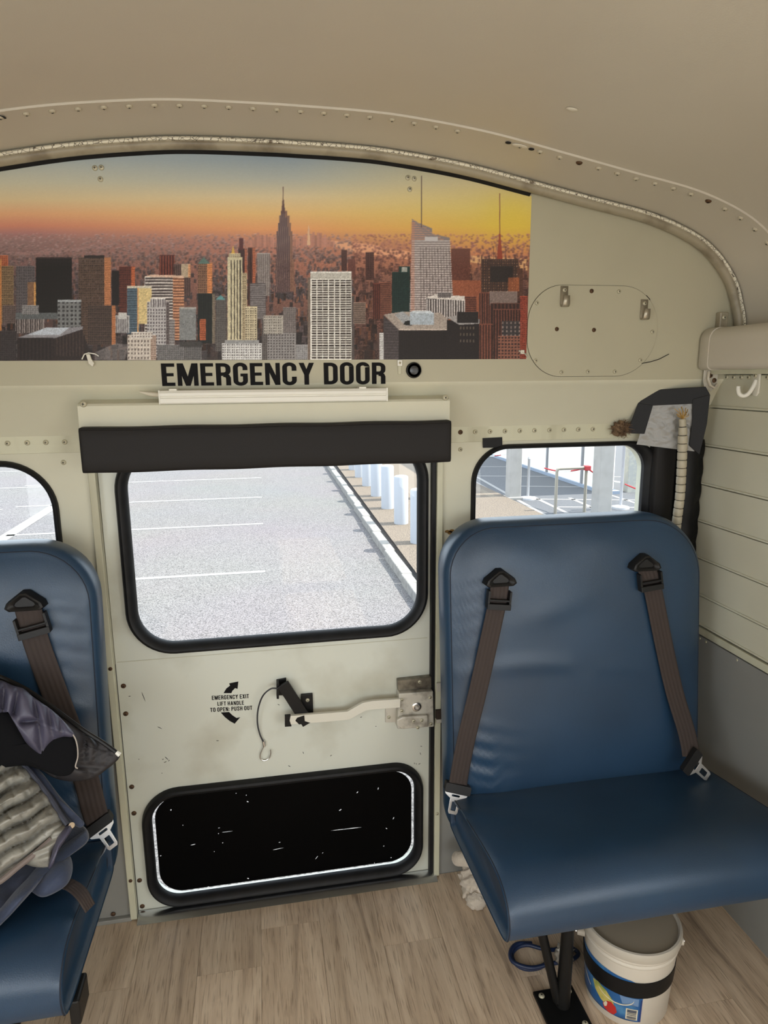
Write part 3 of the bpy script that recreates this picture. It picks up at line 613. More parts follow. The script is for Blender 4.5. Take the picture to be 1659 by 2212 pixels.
# ================================================================== PRINTED CITY PICTURE
def paint():
    X0, X1, Y0, Y1 = -230, 1150, 325, 782
    Wp, Hp = X1-X0, Y1-Y0
    yy, xx = np.mgrid[Y0:Y1, X0:X1].astype(float)
    def ramp(y, st):
        ys = [s[0] for s in st]; return np.stack([np.interp(y, ys, [s[1][k] for s in st]) for k in range(3)], -1)
    Ls = ramp(yy, [(345, (160, 166, 158)), (395, (184, 176, 146)), (432, (204, 176, 126)), (462, (212, 150, 100)), (488, (196, 118, 88)), (504, (160, 104, 96)), (520, (134, 98, 92)), (782, (70, 58, 56))])
    Cs = ramp(yy, [(345, (136, 148, 152)), (385, (164, 166, 152)), (425, (206, 184, 138)), (462, (220, 174, 104)), (495, (220, 146, 88)), (522, (182, 118, 96)), (782, (72, 62, 60))])
    Rs = ramp(yy, [(345, (180, 168, 128)), (400, (200, 180, 122)), (450, (212, 186, 92)), (490, (218, 178, 60)), (520, (212, 150, 64)), (550, (194, 122, 80)), (600, (124, 86, 70)), (782, (78, 60, 54))])
    t = np.clip((xx-60)/500, 0, 1)[..., None]; u = np.clip((xx-640)/420, 0, 1)[..., None]
    im = Ls*(1-t)+Cs*t; im = im*(1-u)+Rs*u
    gl = np.exp(-((xx-1110)/60)**2-((yy-470)/50)**2)[..., None]; im = im*(1-gl*.5)+np.array([222, 188, 40])*gl*.5
    im += rng.normal(0, 2.2, (Hp, Wp, 1))
    def rect(x0, x1, y0, y1, c, a=1.0):
        x0, x1 = max(int(round(x0))-X0, 0), min(int(round(x1))-X0, Wp); y0, y1 = max(int(round(y0))-Y0, 0), min(int(round(y1))-Y0, Hp)
        if x1 > x0 and y1 > y0: im[y0:y1, x0:x1] = im[y0:y1, x0:x1]*(1-a)+np.array(c, float)*a
    def poly(P, c, a=1.0):
        ys = [p[1] for p in P]
        for y in range(int(min(ys)), int(max(ys))+1):
            xs_ = []
            for (ax, ay), (bx, by) in zip(P, P[1:]+P[:1]):
                if (ay > y+.5) != (by > y+.5): xs_.append(ax+(y+.5-ay)*(bx-ax)/(by-ay))
            xs_.sort()
            for p, q in zip(xs_[::2], xs_[1::2]): rect(p, q, y, y+1, c, a)
    def bld(x0, x1, y0, y1, c, tex=None, c2=None, sx=4, sy=4, fx=.5, fy=.5, lit=None, lf=.25, a=.85, jit=0):
        c = np.array(c, float); rect(x0, x1, y0, y1, c)
        if c2 is None: c2 = c*.55
        c2 = np.array(c2, float)
        if tex in ('v', 'g'):
            x = x0+1
            while x < x1-1:
                if tex == 'v': rect(x, x+max(1, sx*fx), y0+2, y1, c2, a)
                else:
                    y = y0+2
                    while y < y1:
                        rect(x, x+max(1, sx*fx), y, y+max(1, sy*fy), c2+rng.normal(0, jit, 1)[0], a); y += sy
                x += sx
        if tex == 'h':
            y = y0+2
            while y < y1: rect(x0+1, x1-1, y, y+max(1, sy*fy), c2, a); y += sy
        if lit is not None:
            xl = x1-(x1-x0)*lf; l = np.array(lit, float)
            rect(xl, x1, y0, y1, l, .8)
            y = y0+2
            while y < y1: rect(xl+1, x1, y, y+1, l*.55, .7); y += 4
        rect(x0, x1, y0, y0+1.2, np.minimum(c*1.25, 235), .7)
    # far haze: river, flat city
    poly([(-230, 545), (60, 545), (210, 531), (240, 534), (120, 548), (-230, 565)], (150, 112, 104), .8)
    poly([(715, 520), (800, 528), (890, 545), (890, 562), (760, 545), (715, 530)], (224, 160, 116), .8)
    poly([(1000, 552), (1140, 560), (1140, 585), (1010, 566)], (216, 168, 110), .8)
    def scatter(n, ya, yb, smin, smax, hk, ca, cb, hot):
        Y = np.sort(rng.uniform(ya, yb, n))
        for y in Y:
            x = rng.uniform(X0, X1); f = (y-ya)/(yb-ya); s_ = smin+(smax-smin)*f*rng.uniform(.5, 1.3); h = s_*rng.uniform(.6, hk)
            c = (np.array(ca)*(1-f)+np.array(cb)*f)*rng.uniform(*((.84, 1.16) if smax < 9 else (.62, 1.3)))
            if x > 760: c = c*np.array([1.12, .92, .82])
            rect(x, x+s_, y-h, y+s_, c)
            if rng.random() < (.22 if smax < 9 else .5): rect(x+s_*.6, x+s_, y-h, y+s_*.6, np.array(hot)*(1-.55*f)*rng.uniform(.6, 1.05), .75)
            if s_ > 6:
                yy_ = y-h+2
                while yy_ < y+s_:
                    xx_ = x+1
                    while xx_ < x+s_-1: rect(xx_, xx_+1, yy_, yy_+1.4, c*rng.choice([.45, 1.5]), .7); xx_ += 2.6
                    yy_ += 3
            rect(x, x+s_, y-h, y-h+1, np.minimum(c*1.5, 230), .6)
    scatter(2600, 506, 562, 2, 4, .9, (142, 108, 100), (108, 86, 82), (186, 132, 106))
    scatter(2200, 552, 645, 3, 8, 1.2, (106, 86, 82), (76, 67, 68), (198, 130, 92))
    k_ = im.copy()
    for d_ in (1, 2): k_[:, d_:] += im[:, :-d_]; k_[:, :-d_] += im[:, d_:]
    k_[:, :2] = im[:, :2]*5; k_[:, -2:] = im[:, -2:]*5; k_ /= 5
    hz = np.clip((640-yy)/110, 0, .85)[..., None]; im[:] = im*(1-hz)+k_*hz
    for x in range(530, 725, 5):
        h = 6+22*math.exp(-((x-570)/26)**2)+24*math.exp(-((x-675)/30)**2); h *= rng.uniform(.6, 1.2)
        rect(x, x+rng.uniform(3, 6), 528-h, 534, np.array((172, 116, 96))*rng.uniform(.9, 1.12), .8)
    for x in range(826, 872, 5): rect(x, x+4, 532-rng.uniform(4, 18), 540, (176, 116, 88), .6)
    poly([(664, 530), (666, 490), (668, 486), (671, 530)], (212, 168, 126), .95)
    scatter(1100, 640, 775, 6, 16, 1.3, (88, 70, 68), (64, 58, 58), (190, 122, 84))
    # named towers, back to front
    bld(1037-60, 1016, 537, 612, (112, 68, 54)); bld(975, 1015, 537, 700, (108, 66, 54)); rect(960, 1040, 606, 700, (150, 88, 62)); bld(965, 1030, 640, 690, (128, 78, 62), 'h', sy=4)
    bld(790, 808, 545, 605, (92, 62, 56), 'g', sx=3, sy=4); bld(738, 750, 540, 585, (84, 58, 54)); bld(752, 768, 560, 600, (110, 70, 62))
    bld(515, 534, 537, 600, (72, 50, 50), lit=(190, 110, 80)); bld(517, 526, 515, 540, (90, 50, 50)); bld(536, 552, 535, 660, (90, 60, 54), 'v', sx=3, lit=(196, 112, 76), lf=.4)
    bld(556, 584, 547, 640, (150, 140, 134), 'v', (100, 88, 84), 4); bld(540, 575, 612, 690, (84, 76, 76), 'h', (150, 142, 138), sy=4)
    # tall stepped tower with a spire
    for (a, b_, y0, y1) in ((592, 640, 618, 632), (596, 636, 560, 630), (598, 632, 500, 630), (601, 629, 482, 510), (604, 626, 466, 490), (607, 621, 456, 470)):
        bld(a, b_, y0, y1, (92, 72, 72), 'v', (140, 112, 100), 4, fx=.35); rect(b_-5, b_, y0, y1, (160, 112, 82), .55)
    poly([(608, 462), (611, 428), (613, 428), (617, 462)], (96, 68, 64)); rect(611, 613, 404, 432, (104, 76, 70), .9)
    bld(-8, 18, 552, 620, (170, 92, 60), 'g'); bld(0, 30, 575, 700, (128, 104, 76), 'g', sx=4, sy=5); bld(-60, 4, 560, 760, (176, 116, 66), 'v', (100, 64, 44), 7); bld(-150, -66, 575, 760, (82, 62, 58), 'g'); bld(-225, -155, 545, 770, (120, 84, 66), 'g', lit=(206, 130, 78))
    bld(35, 76, 575, 690, (96, 88, 88), 'g', (70, 66, 68), 5, 6); bld(60, 84, 610, 700, (128, 96, 72), lit=(220, 160, 86), lf=.4)
    bld(78, 156, 557, 676, (36, 29, 29), 'g', (30, 25, 25), 6, 8); rect(80, 154, 556, 559, (60, 48, 46))
    bld(170, 240, 556, 742, (98, 78, 66), 'g', (52, 42, 40), 4, 5, jit=18, lit=(206, 132, 84), lf=.2); rect(182, 226, 552, 558, (50, 42, 40)); bld(190, 250, 660, 745, (88, 72, 64), 'g', (44, 38, 38), 4, 5, lit=(206, 130, 80), lf=.14)
    bld(242, 262, 585, 660, (42, 36, 38)); bld(258, 292, 576, 690, (104, 58, 48), 'g', (52, 36, 38), 4, 5, lit=(216, 116, 70), lf=.25)
    bld(345, 378, 551, 612, (84, 46, 42), 'v', (150, 80, 60), 6, fx=.3); bld(376, 412, 570, 640, (110, 86, 80), 'v'); bld(392, 412, 571, 600, (170, 150, 124), lit=(222, 150, 100))
    bld(313, 398, 598, 735, (196, 186, 176), 'h', (62, 52, 52), sy=6.4, fy=.62, lit=(222, 152, 108), lf=.28)
    for y in np.arange(602, 735, 6.4): rect(374, 398, y, y+3, (96, 62, 50), .75)
    poly([(313, 598), (325, 594), (398, 596), (398, 601)], (200, 166, 142))
    bld(428, 459, 568, 645, (134, 100, 78), 'g', (76, 56, 50), 4, 5, lit=(226, 142, 84), lf=.35); poly([(428, 570), (440, 556), (455, 570)], (92, 116, 106)); 
    bld(428, 465, 634, 742, (44, 50, 46), 'v', (36, 40, 40), 5, lit=(150, 132, 112), lf=.15); bld(432, 445, 690, 735, (190, 104, 66), 'h', sy=4)
    bld(388, 424, 665, 735, (126, 126, 124), None); rect(388, 424, 664, 668, (160, 156, 150)); bld(466, 490, 640, 760, (104, 98, 94), 'g', sx=4, sy=4); poly([(466, 648), (477, 638), (488, 648)], (92, 140, 140))
    bld(275, 302, 622, 722, (92, 108, 118), 'h', (66, 80, 90), sy=5); bld(300, 328, 620, 700, (198, 174, 120)); rect(275, 328, 618, 623, (190, 180, 160)); rect(297, 300, 622, 722, (200, 150, 96))
    bld(318, 366, 652, 772, (170, 164, 160), 'g', (70, 60, 66), 6, 7, lit=(98, 86, 84), lf=.15); bld(325, 358, 645, 664, (178, 172, 166), 'v', (90, 80, 84), 5); bld(366, 378, 690, 776, (140, 134, 130), 'g', (70, 60, 64), 4, 6)
    bld(250, 280, 682, 720, (168, 164, 160), 'v', (84, 76, 78), 4); bld(256, 274, 676, 690, (180, 176, 170)); bld(340, 400, 745, 778, (120, 116, 114), 'g')
    bld(276, 338, 724, 778, (186, 174, 160), 'g', (92, 78, 72), 7, 9, fx=.4, lit=(168, 140, 122), lf=.2); bld(284, 330, 718, 732, (192, 182, 170), 'g', (110, 96, 90), 6, 6)
    # cream tower with dark vertical bands
    bld(492, 524, 556, 736, (190, 178, 144)); rect(528, 556, 662, 738, (178, 164, 130)); bld(524, 534, 590, 738, (168, 150, 118), 'g', (90, 76, 62), 4, 5)
    for x in (499, 505.5, 512, 518.5): rect(x, x+2.3, 562, 734, (52, 42, 40), .95)
    bld(530, 556, 664, 738, (184, 170, 138), 'g', (84, 72, 62), 5, 5, fx=.5); bld(495, 520, 548, 558, (186, 172, 136), 'g', (90, 70, 60), 4, 4); poly([(500, 548), (504, 530), (508, 548)], (206, 160, 70))
    bld(480, 566, 742, 778, (196, 192, 186), 'g', (72, 66, 66), 5, 5.5, fx=.5); rect(486, 560, 735, 743, (140, 138, 136))
    # left foreground blocks
    bld(125, 175, 650, 712, (118, 118, 116), 'g', (50, 48, 50), 9, 9); rect(125, 176, 648, 653, (150, 152, 152)); bld(34, 96, 688, 720, (140, 128, 122), 'v', (56, 48, 48), 5); rect(30, 125, 676, 690, (96, 98, 98)); bld(48, 84, 660, 680, (134, 130, 128), 'g')
    poly([(38, 730), (90, 712), (180, 706), (176, 724), (112, 732)], (134, 130, 132)); poly([(60, 724), (100, 708), (150, 708), (130, 724)], (168, 172, 178)); bld(38, 116, 730, 778, (48, 40, 40), 'v', (62, 50, 48), 8); poly([(116, 732), (178, 712), (200, 778), (116, 778)], (58, 48, 46))
    for x in range(122, 180, 7): rect(x, x+3, 732-(x-116)*.3, 770, (86, 68, 62), .6)
    bld(0, 36, 715, 778, (70, 62, 62), 'g'); bld(6, 34, 660, 700, (104, 88, 82), 'g')
    poly([(205, 762), (250, 742), (280, 745), (270, 778), (205, 778)], (150, 142, 138), .5)
    bld(398, 436, 748, 778, (110, 106, 104), 'g'); rect(388, 436, 738, 750, (76, 72, 70))
    bld(566, 600, 690, 778, (106, 98, 94), 'g'); bld(578, 640, 715, 778, (140, 134, 130), 'g', (70, 64, 64), 6, 6, fx=.45); bld(570, 612, 682, 722, (164, 156, 144), 'g', (96, 88, 82), 5, 6); bld(612, 640, 664, 720, (126, 116, 112), 'g', sx=4, sy=4); bld(640, 672, 745, 778, (150, 146, 144), 'g')
    # white gridded slab
    rect(671, 760, 588, 778, (214, 208, 196)); rect(671, 760, 588, 603, (176, 170, 158)); rect(671, 760, 587, 590, (206, 200, 190))
    for y in np.arange(605, 776, 5.2):
        for k in range(7): rect(673.5+k*12.5, 673.5+k*12.5+10.6, y, y+3.2, (62, 50, 44), .96)
    rect(665, 671, 600, 778, (120, 104, 92)); rect(760, 766, 640, 778, (90, 80, 76))
    bld(764, 790, 654, 700, (140, 118, 104), 'h'); bld(820, 846, 610, 690, (132, 84, 66), 'h', (80, 52, 46), sy=4); bld(806, 822, 612, 690, (112, 62, 50), 'v')
    # green tower
    bld(847, 886, 588, 682, (34, 62, 58), 'g', (24, 44, 42), 4, 4, jit=6); bld(862, 886, 576, 590, (40, 66, 62)); bld(868, 880, 578, 588, (150, 150, 140))
    # faceted glass tower with a mast
    poly([(890, 473), (905, 482), (934, 494), (934, 505), (972, 514), (976, 600), (981, 672), (884, 686), (888, 600)], (128, 114, 110))
    for y in np.arange(520, 684, 5): poly([(890-(y-520)*.03, y), (973+(y-520)*.05, y), (973+(y-520)*.05, y+1.8), (890-(y-520)*.03, y+1.8)], (206, 194, 184), .8)
    for k in range(11): poly([(908+k*6.2, 535), (909.2+k*6.2, 535), (911+k*6.6, 672), (909.5+k*6.6, 672)], (84, 72, 70), .65)
    for y in range(476, 520, 5): poly([(890, y), (890+(y-470)*1.5, y+1), (890+(y-470)*1.5, y+2.6), (890, y+1.6)], (206, 140, 104), .7)
    rect(888, 896, 480, 684, (196, 120, 88), .35); rect(918, 946, 512, 522, (184, 176, 172)); rect(910, 912, 380, 492, (92, 72, 64), .9)
    bld(921, 1004, 645, 690, (84, 76, 74), 'v', (214, 204, 196), 5.4, fx=.36); poly([(918, 645), (940, 637), (1004, 640), (1004, 650)], (196, 186, 176)); bld(946, 975, 632, 643, (120, 112, 110), 'g')
    # right hand towers
    bld(1040, 1120, 560, 640, (76, 58, 52), 'g', (130, 92, 66), 5, 6, fx=.3, jit=20); bld(1060, 1108, 575, 610, (58, 50, 48)); bld(1118, 1130, 580, 640, (96, 66, 54)); rect(1098, 1122, 600, 630, (206, 110, 60), .5)
    for x in (1040, 1056, 1092, 1112): rect(x, x+2, 552, 572, (84, 60, 52))
    poly([(1074, 560), (1079, 500), (1081, 500), (1086, 560)], (150, 66, 44)); rect(1079, 1081, 418, 505, (128, 70, 56), .9)
    for x in (1066, 1092): rect(x, x+1.4, 532, 560, (104, 66, 56))
    bld(1035, 1060, 632, 778, (122, 76, 62), 'v', (60, 42, 40), 5); bld(1058, 1118, 630, 660, (128, 110, 102)); bld(1060, 1134, 655, 700, (92, 62, 54), 'v', (60, 44, 42), 8); bld(1066, 1132, 668, 778, (112, 70, 58), 'v', (50, 38, 38), 6)
    bld(1084, 1124, 694, 726, (70, 64, 64), 'g', (150, 130, 120), 9, 9, fx=.3); bld(1036, 1064, 700, 778, (128, 78, 62), 'v', (66, 44, 40), 6); bld(1076, 1140, 726, 778, (140, 92, 74), 'g', (56, 44, 46), 7, 7, fx=.55); bld(1124, 1140, 640, 778, (156, 74, 54), 'g', (70, 36, 32), 4, 4, jit=24)
    # dark flat-roofed block in front
    poly([(829, 680), (868, 674), (952, 676), (992, 712), (862, 713)], (158, 144, 132)); poly([(829, 682), (862, 713), (862, 778), (829, 778)], (78, 70, 70)); rect(862, 992, 713, 778, (46, 38, 38)); rect(862, 992, 711, 714, (186, 170, 156))
    for x in range(864, 992, 4): rect(x, x+1, 716, 778, (58, 48, 46), .6)
    for y in range(690, 778, 6): rect(830, 862, y+6, y+7, (118, 108, 106), .5)
    poly([(853, 680), (870, 673), (892, 690), (890, 704), (876, 704)], (150, 150, 150)); poly([(872, 702), (876, 694), (890, 692), (890, 704)], (40, 36, 36)); rect(886, 938, 676, 702, (158, 166, 172)); poly([(884, 676), (892, 672), (930, 672), (938, 678)], (186, 190, 192))
    rect(966, 1036, 692, 778, (50, 42, 42)); poly([(966, 686), (992, 680), (1036, 690), (1036, 700), (992, 702)], (150, 144, 140)); bld(988, 1034, 674, 698, (52, 46, 46)); 
    for k in range(5):
        for j in range(3): rect(994+k*7, 997+k*7, 706+j*14, 712+j*14, (190, 170, 140), .35)
    bld(820, 829, 720, 778, (186, 182, 176), 'g', (130, 124, 120), 4, 5)
    # fine print texture over the built-up part, and slightly faded inks
    bw_ = np.clip((yy-520)/60, 0, 1)[..., None]
    im = im*(1+bw_*np.kron(rng.normal(0, .05, (Hp//2+1, Wp//2+1, 1)), np.ones((2, 2, 1)))[:Hp, :Wp])*(1+bw_*rng.normal(0, .045, (Hp, Wp, 1)))
    gy = im.mean(-1, keepdims=True); im = gy+(im-gy)*(.86-.06*bw_); im = 96+(im-96)*(1+.22*bw_)-14*bw_
    return np.clip(im, 0, 255)/255.0, X0, Y0
IMG, IX0, IY0 = paint()
def city_print():
    nx, nz = 1010, 300
    xa, xb, za = -.72, .6245, 1.4155
    xs_ = np.linspace(xa, xb, nx); top = np.array([min(arch_z(x)-.004, 1.835) for x in xs_]); top = np.minimum(top, 1.83)
    tt = np.linspace(0, 1, nz)
    Xg = np.repeat(xs_[None], nz, 0); Zg = za+(top-za)[None]*tt[:, None]
    # the print's own picture coordinates: the flat sheet measured the way it hangs
    rel = np.stack([Xg-CAM[0], np.full_like(Xg, -.0712)-CAM[1], Zg-CAM[2]], -1); dz = rel @ _f
    u = 829.5+FPX*(rel @ RI)/dz; v = 1106-FPX*(rel @ UP)/dz
    def samp(a, b):
        x = np.clip(u-IX0, 0, IMG.shape[1]-2); y = np.clip(v-IY0, 0, IMG.shape[0]-2); xi = x.astype(int); yi = y.astype(int); fx_ = (x-xi)[..., None]; fy_ = (y-yi)[..., None]
        return IMG[yi, xi]*(1-fx_)*(1-fy_)+IMG[yi, xi+1]*fx_*(1-fy_)+IMG[yi+1, xi]*(1-fx_)*fy_+IMG[yi+1, xi+1]*fx_*fy_
    c = samp(u, v); c = np.where(c <= .04045, c/12.92, ((c+.055)/1.055)**2.4)*PRINT_GAIN*np.array((1.0, 1.05, 1.14))
    Yg = np.full_like(Xg, -.0712)
    co = np.stack([Xg, Yg, Zg], -1).reshape(-1, 3).astype(np.float32)
    i = np.arange(nx*nz).reshape(nz, nx); q = np.stack([i[:-1, :-1], i[:-1, 1:], i[1:, 1:], i[1:, :-1]], -1).reshape(-1, 4)
    me = bpy.data.meshes.new('print'); me.vertices.add(len(co)); me.vertices.foreach_set('co', co.ravel())
    me.loops.add(q.size); me.loops.foreach_set('vertex_index', q.ravel().astype(np.int32)); me.polygons.add(len(q)); me.polygons.foreach_set('loop_start', np.arange(0, q.size, 4, dtype=np.int32)); me.update(calc_edges=True)
    at = me.color_attributes.new('print', 'FLOAT_COLOR', 'POINT'); at.data.foreach_set('color', np.concatenate([c.reshape(-1, 3), np.ones((len(co), 1))], 1).astype(np.float32).ravel())
    m = bpy.data.materials.new('printed_sheet'); m.use_nodes = True; nt = m.node_tree; vc = nt.nodes.new('ShaderNodeVertexColor'); vc.layer_name = 'print'; b = nt.nodes['Principled BSDF']; nt.links.new(vc.outputs[0], b.inputs['Base Color']); b.inputs['Roughness'].default_value = .6
    cp = empty('city_picture', (0, 0, 0)); tag(cp, 'wide printed city skyline at sunset filling the rear wall above the door', 'picture')
    link('print', me, m, cp)
    MB().prism([(xa, za)]+[(xb, za)]+[(x, z) for x, z in zip(xs_[::-20], top[::-20])], -.0709, -.0695).build('backing_sheet', m_white, cp)
    return cp
PRINT_GAIN = 1.25
city = city_print()
for px, py in [(205, 363), (219, 362), (217, 387), (881, 384), (895, 386), (885, 409)]:
    p = onY(px, py, -.0715); screw(city, (p[0], -.0712, p[2]), pm and SCREW, sc=.95)

# ================================================================== LETTERING (own narrow bold letters)
def arc(cx, cz, rx, rz, a0, a1, n=10): return [(cx+rx*math.cos(math.radians(a0+(a1-a0)*k/n)), cz+rz*math.sin(math.radians(a0+(a1-a0)*k/n))) for k in range(n+1)]
TS = .155
def stroke(P, t=TS):
    P = [Vector(p) for p in P]; L_, R_ = [], []
    for i, p in enumerate(P):
        a = (p-P[i-1]).normalized() if i else (P[1]-p).normalized(); b = (P[i+1]-p).normalized() if i < len(P)-1 else a
        n = Vector((-(a.y+b.y), a.x+b.x)).normalized(); k = 1/max(n.dot(Vector((-a.y, a.x))), .4)
        L_.append(p+n*t*.5*k); R_.append(p-n*t*.5*k)
    return [[tuple(x) for x in R_]+[tuple(x) for x in reversed(L_)]]
def R4(a, b, c, d): return [[(a, b), (c, b), (c, d), (a, d)]]
h = TS/2
def glyph(c):
    w = .46
    if c == 'E': return w*.88, R4(0, 0, TS, 1)+R4(0, 0, w*.88, .15)+R4(0, .85, w*.88, 1)+R4(0, .43, w*.8, .57)
    if c == 'F': return w*.85, R4(0, 0, TS, 1)+R4(0, .85, w*.85, 1)+R4(0, .43, w*.76, .57)
    if c == 'L': return w*.82, R4(0, 0, TS, 1)+R4(0, 0, w*.82, .15)
    if c == 'H': return w, R4(0, 0, TS, 1)+R4(w-TS, 0, w, 1)+R4(0, .43, w, .57)
    if c == 'I': return TS, R4(0, 0, TS, 1)
    if c == 'T': return w*.95, R4(w*.475-h, 0, w*.475+h, 1)+R4(0, .85, w*.95, 1)
    if c == 'M': return .64, R4(0, 0, TS*.9, 1)+R4(.64-TS*.9, 0, .64, 1)+[[(0, 1), (.19, 1), (.32, .42), (.45, 1), (.64, 1), (.39, 0), (.25, 0)]]
    if c == 'N': return w*1.04, R4(0, 0, TS*.9, 1)+R4(w*1.04-TS*.9, 0, w*1.04, 1)+[[(0, 1), (.16, 1), (w*1.04, 0), (w*1.04-.16, 0)]]
    if c == 'A': return .50, [[(0, 0), (.15, 0), (.325, 1), (.175, 1)], [(.35, 0), (.50, 0), (.325, 1), (.175, 1)]]+R4(.1, .2, .4, .33)
    if c == 'X': return .48, [[(0, 0), (.165, 0), (.48, 1), (.315, 1)], [(.315, 0), (.48, 0), (.165, 1), (0, 1)]]
    if c == 'Y': return .50, R4(.25-h, 0, .25+h, .5)+[[(.25-h, .45), (.25+h, .45), (.165, 1), (0, 1)], [(.25-h, .45), (.25+h, .45), (.50, 1), (.335, 1)]]
    if c == 'O': p = arc(w/2, 1-w/2+.02, w/2-h, w/2-h, 0, 180)+arc(w/2, w/2-.02, w/2-h, w/2-h, 180, 360); return w, stroke(p+[p[0], p[1]])
    if c == 'U': return w, stroke([(w-h, 1)]+arc(w/2, w/2-.02, w/2-h, w/2-h, 360, 180)+[(h, 1)])
    if c == 'C': return w, stroke([(w-h, .64)]+arc(w/2, 1-w/2+.02, w/2-h, w/2-h, 0, 180)+arc(w/2, w/2-.02, w/2-h, w/2-h, 180, 360)+[(w-h, .37)])
    if c == 'G': return w, stroke([(w-h, .68)]+arc(w/2, 1-w/2+.02, w/2-h, w/2-h, 0, 180)+arc(w/2, w/2-.02, w/2-h, w/2-h, 180, 360)+[(w-h, .5)])+R4(w*.5, .40, w, .53)
    if c == 'D': return w, R4(0, 0, TS, 1)+stroke([(TS*.5, 1-h)]+arc(w-.16-h+.0, .84-h, .16, .16, 90, 0, 6)+arc(w-.16-h, .16+h, .16, .16, 0, -90, 6)+[(TS*.5, h)])
    if c == 'P': return w*.96, R4(0, 0, TS, 1)+stroke([(TS*.5, 1-h)]+arc(w*.96-.15-h, .85-h, .15, .15, 90, 0, 6)+arc(w*.96-.15-h, .55+h, .15, .15, 0, -90, 6)+[(TS*.5, .40+h)])
    if c == 'R': return w, R4(0, 0, TS, 1)+stroke([(TS*.5, 1-h)]+arc(w-.15-h, .85-h, .15, .15, 90, 0, 6)+arc(w-.15-h, .58+h, .15, .15, 0, -90, 6)+[(TS*.5, .43+h)])+stroke([(w*.52, .46), (w-h-.03, .42), (w-h, .34), (w-h, .0)])
    if c == 'S': return w, stroke([(w-h, .66)]+arc(w/2, 1-w/2+.02, w/2-h, w/2-h, 0, 200)+[(w*.5, .5)]+arc(w/2, w/2-.02, w/2-h, w/2-h, 20, -180)+[(h, .35)])
    if c == ':': return TS, R4(0, .1, TS, .27)+R4(0, .55, TS, .72)
    return .24, []
def lettering(mb, text, x0, x1, z0, hgt, y, gap=.075, slope=0.0):
    x = 0; gl = []
    for c in text:
        wd, P = glyph(c); gl.append((x, P)); x += wd+(gap if c != ' ' else 0)
    tot = x-gap; k = (x1-x0)/tot
    for gx, P in gl:
        for ip, poly in enumerate(P):
            mb.prism([(x0+(gx+p[0])*k, z0+p[1]*hgt+slope*(gx+p[0])*k) for p in poly], y-.0004-.00004*ip, y)
    return mb
lt = lettering(MB(), 'EMERGENCY DOOR', -.200, .288, 1.3615, .0475, yu-.0002).build('door_lettering', m_print_black); tag(lt, 'large black capital letters reading EMERGENCY DOOR on the cream panel', 'lettering')
es = empty('exit_instructions', (0, 0, 0)); tag(es, 'small black exit instructions with two curved arrows on the door', 'lettering')
mb = MB()
for txt, (ax, ay), (bx, by), hh_ in (('EMERGENCY EXIT', (458, 1512), (538, 1508), .0112), ('LIFT HANDLE', (470, 1524.5), (527, 1522), .0108), ('TO OPEN: PUSH OUT', (454.5, 1538), (545, 1533), .0112)):
    a, b_ = D(ax, ay), D(bx, by); lettering(mb, txt, a[0], b_[0], a[1], hh_, YD-.0002, slope=(b_[1]-a[1])/(b_[0]-a[0]), gap=.11)
mb.build('words', m_print_black, es)
for P in ([(483, 1497), (489, 1487), (497, 1481), (495, 1476), (515, 1472), (513, 1488), (508, 1486), (502, 1492), (500, 1497)], [(477, 1539), (495, 1538), (502, 1545), (511, 1551), (519, 1549), (512, 1557), (507, 1563), (496, 1557), (486, 1549)]):
    MB().prism([D(*p) for p in P], YD-.0008, YD-.0002).build('arrow', m_print_black, es)

# ================================================================== FITTINGS OF THE BACK WALL
hx = empty('header_cover', (0, 0, 0)); tag(hx, 'cream boxed cover screwed above the emergency door behind the black pad', 'cover')
MB().loops([[(x, y, z) for y, z in ((-.012, 1.245), (-.012, 1.30), (-.034, 1.334), (-.040, 1.336), (-.088, 1.327), (-.092, 1.322), (-.092, 1.245), (-.088, 1.243))] for x in (-.371, -.369, .433, .435)], True, True).build('cover_box', m_wall, hx, bevel=.0015)
MB().box((-.375, -.046, 1.322), (.439, -.030, 1.3385), .002).build('cover_flange', m_trim, hx)
for px, py in [(180, 873), (962, 859)]:
    p = onY(px, py, -.0925); screw(hx, (p[0], -.0922, p[2]), sc=1.2)
pad = empty('head_pad', (0, 0, 0)); tag(pad, 'black padded vinyl head bumper above the emergency door', 'pad')
pb = MB(); secs = []
base = [(-.094, 1.184), (-.118, 1.184), (-.1215, 1.190), (-.1215, 1.272), (-.118, 1.278), (-.094, 1.279)]
sec = []
for i in range(len(base)):
    a, b_ = base[i], base[(i+1) % len(base)]
    for k in range(4): sec.append((a[0]+(b_[0]-a[0])*k/4, a[1]+(b_[1]-a[1])*k/4))
for x, g_ in zip([-.366, -.3645, -.36]+list(np.linspace(-.35, .415, 40))+[.425, .429, .4305], [.012, .004, .0]+[0]*40+[0, .004, .012]):
    cy, cz = -.108, 1.2315
    secs.append([(x, cy+(y-cy)*(1-g_*14), cz+(z-cz)*(1-g_*2)+.0012*math.sin(x*31)*.6) for y, z in sec])
pb.loops(secs, True, True).build('padding', m_vinylblk, pad, smooth=True)
MB().tube([(x, -.1195, 1.2762+.0008*math.sin(x*31)) for x in np.linspace(-.362, .427, 40)], .0018, 6).build('seam', m_plastic, pad)
MB().box((-.362, -.094, 1.20), (.427, -.0925, 1.27)).build('backing', m_plastic, pad)

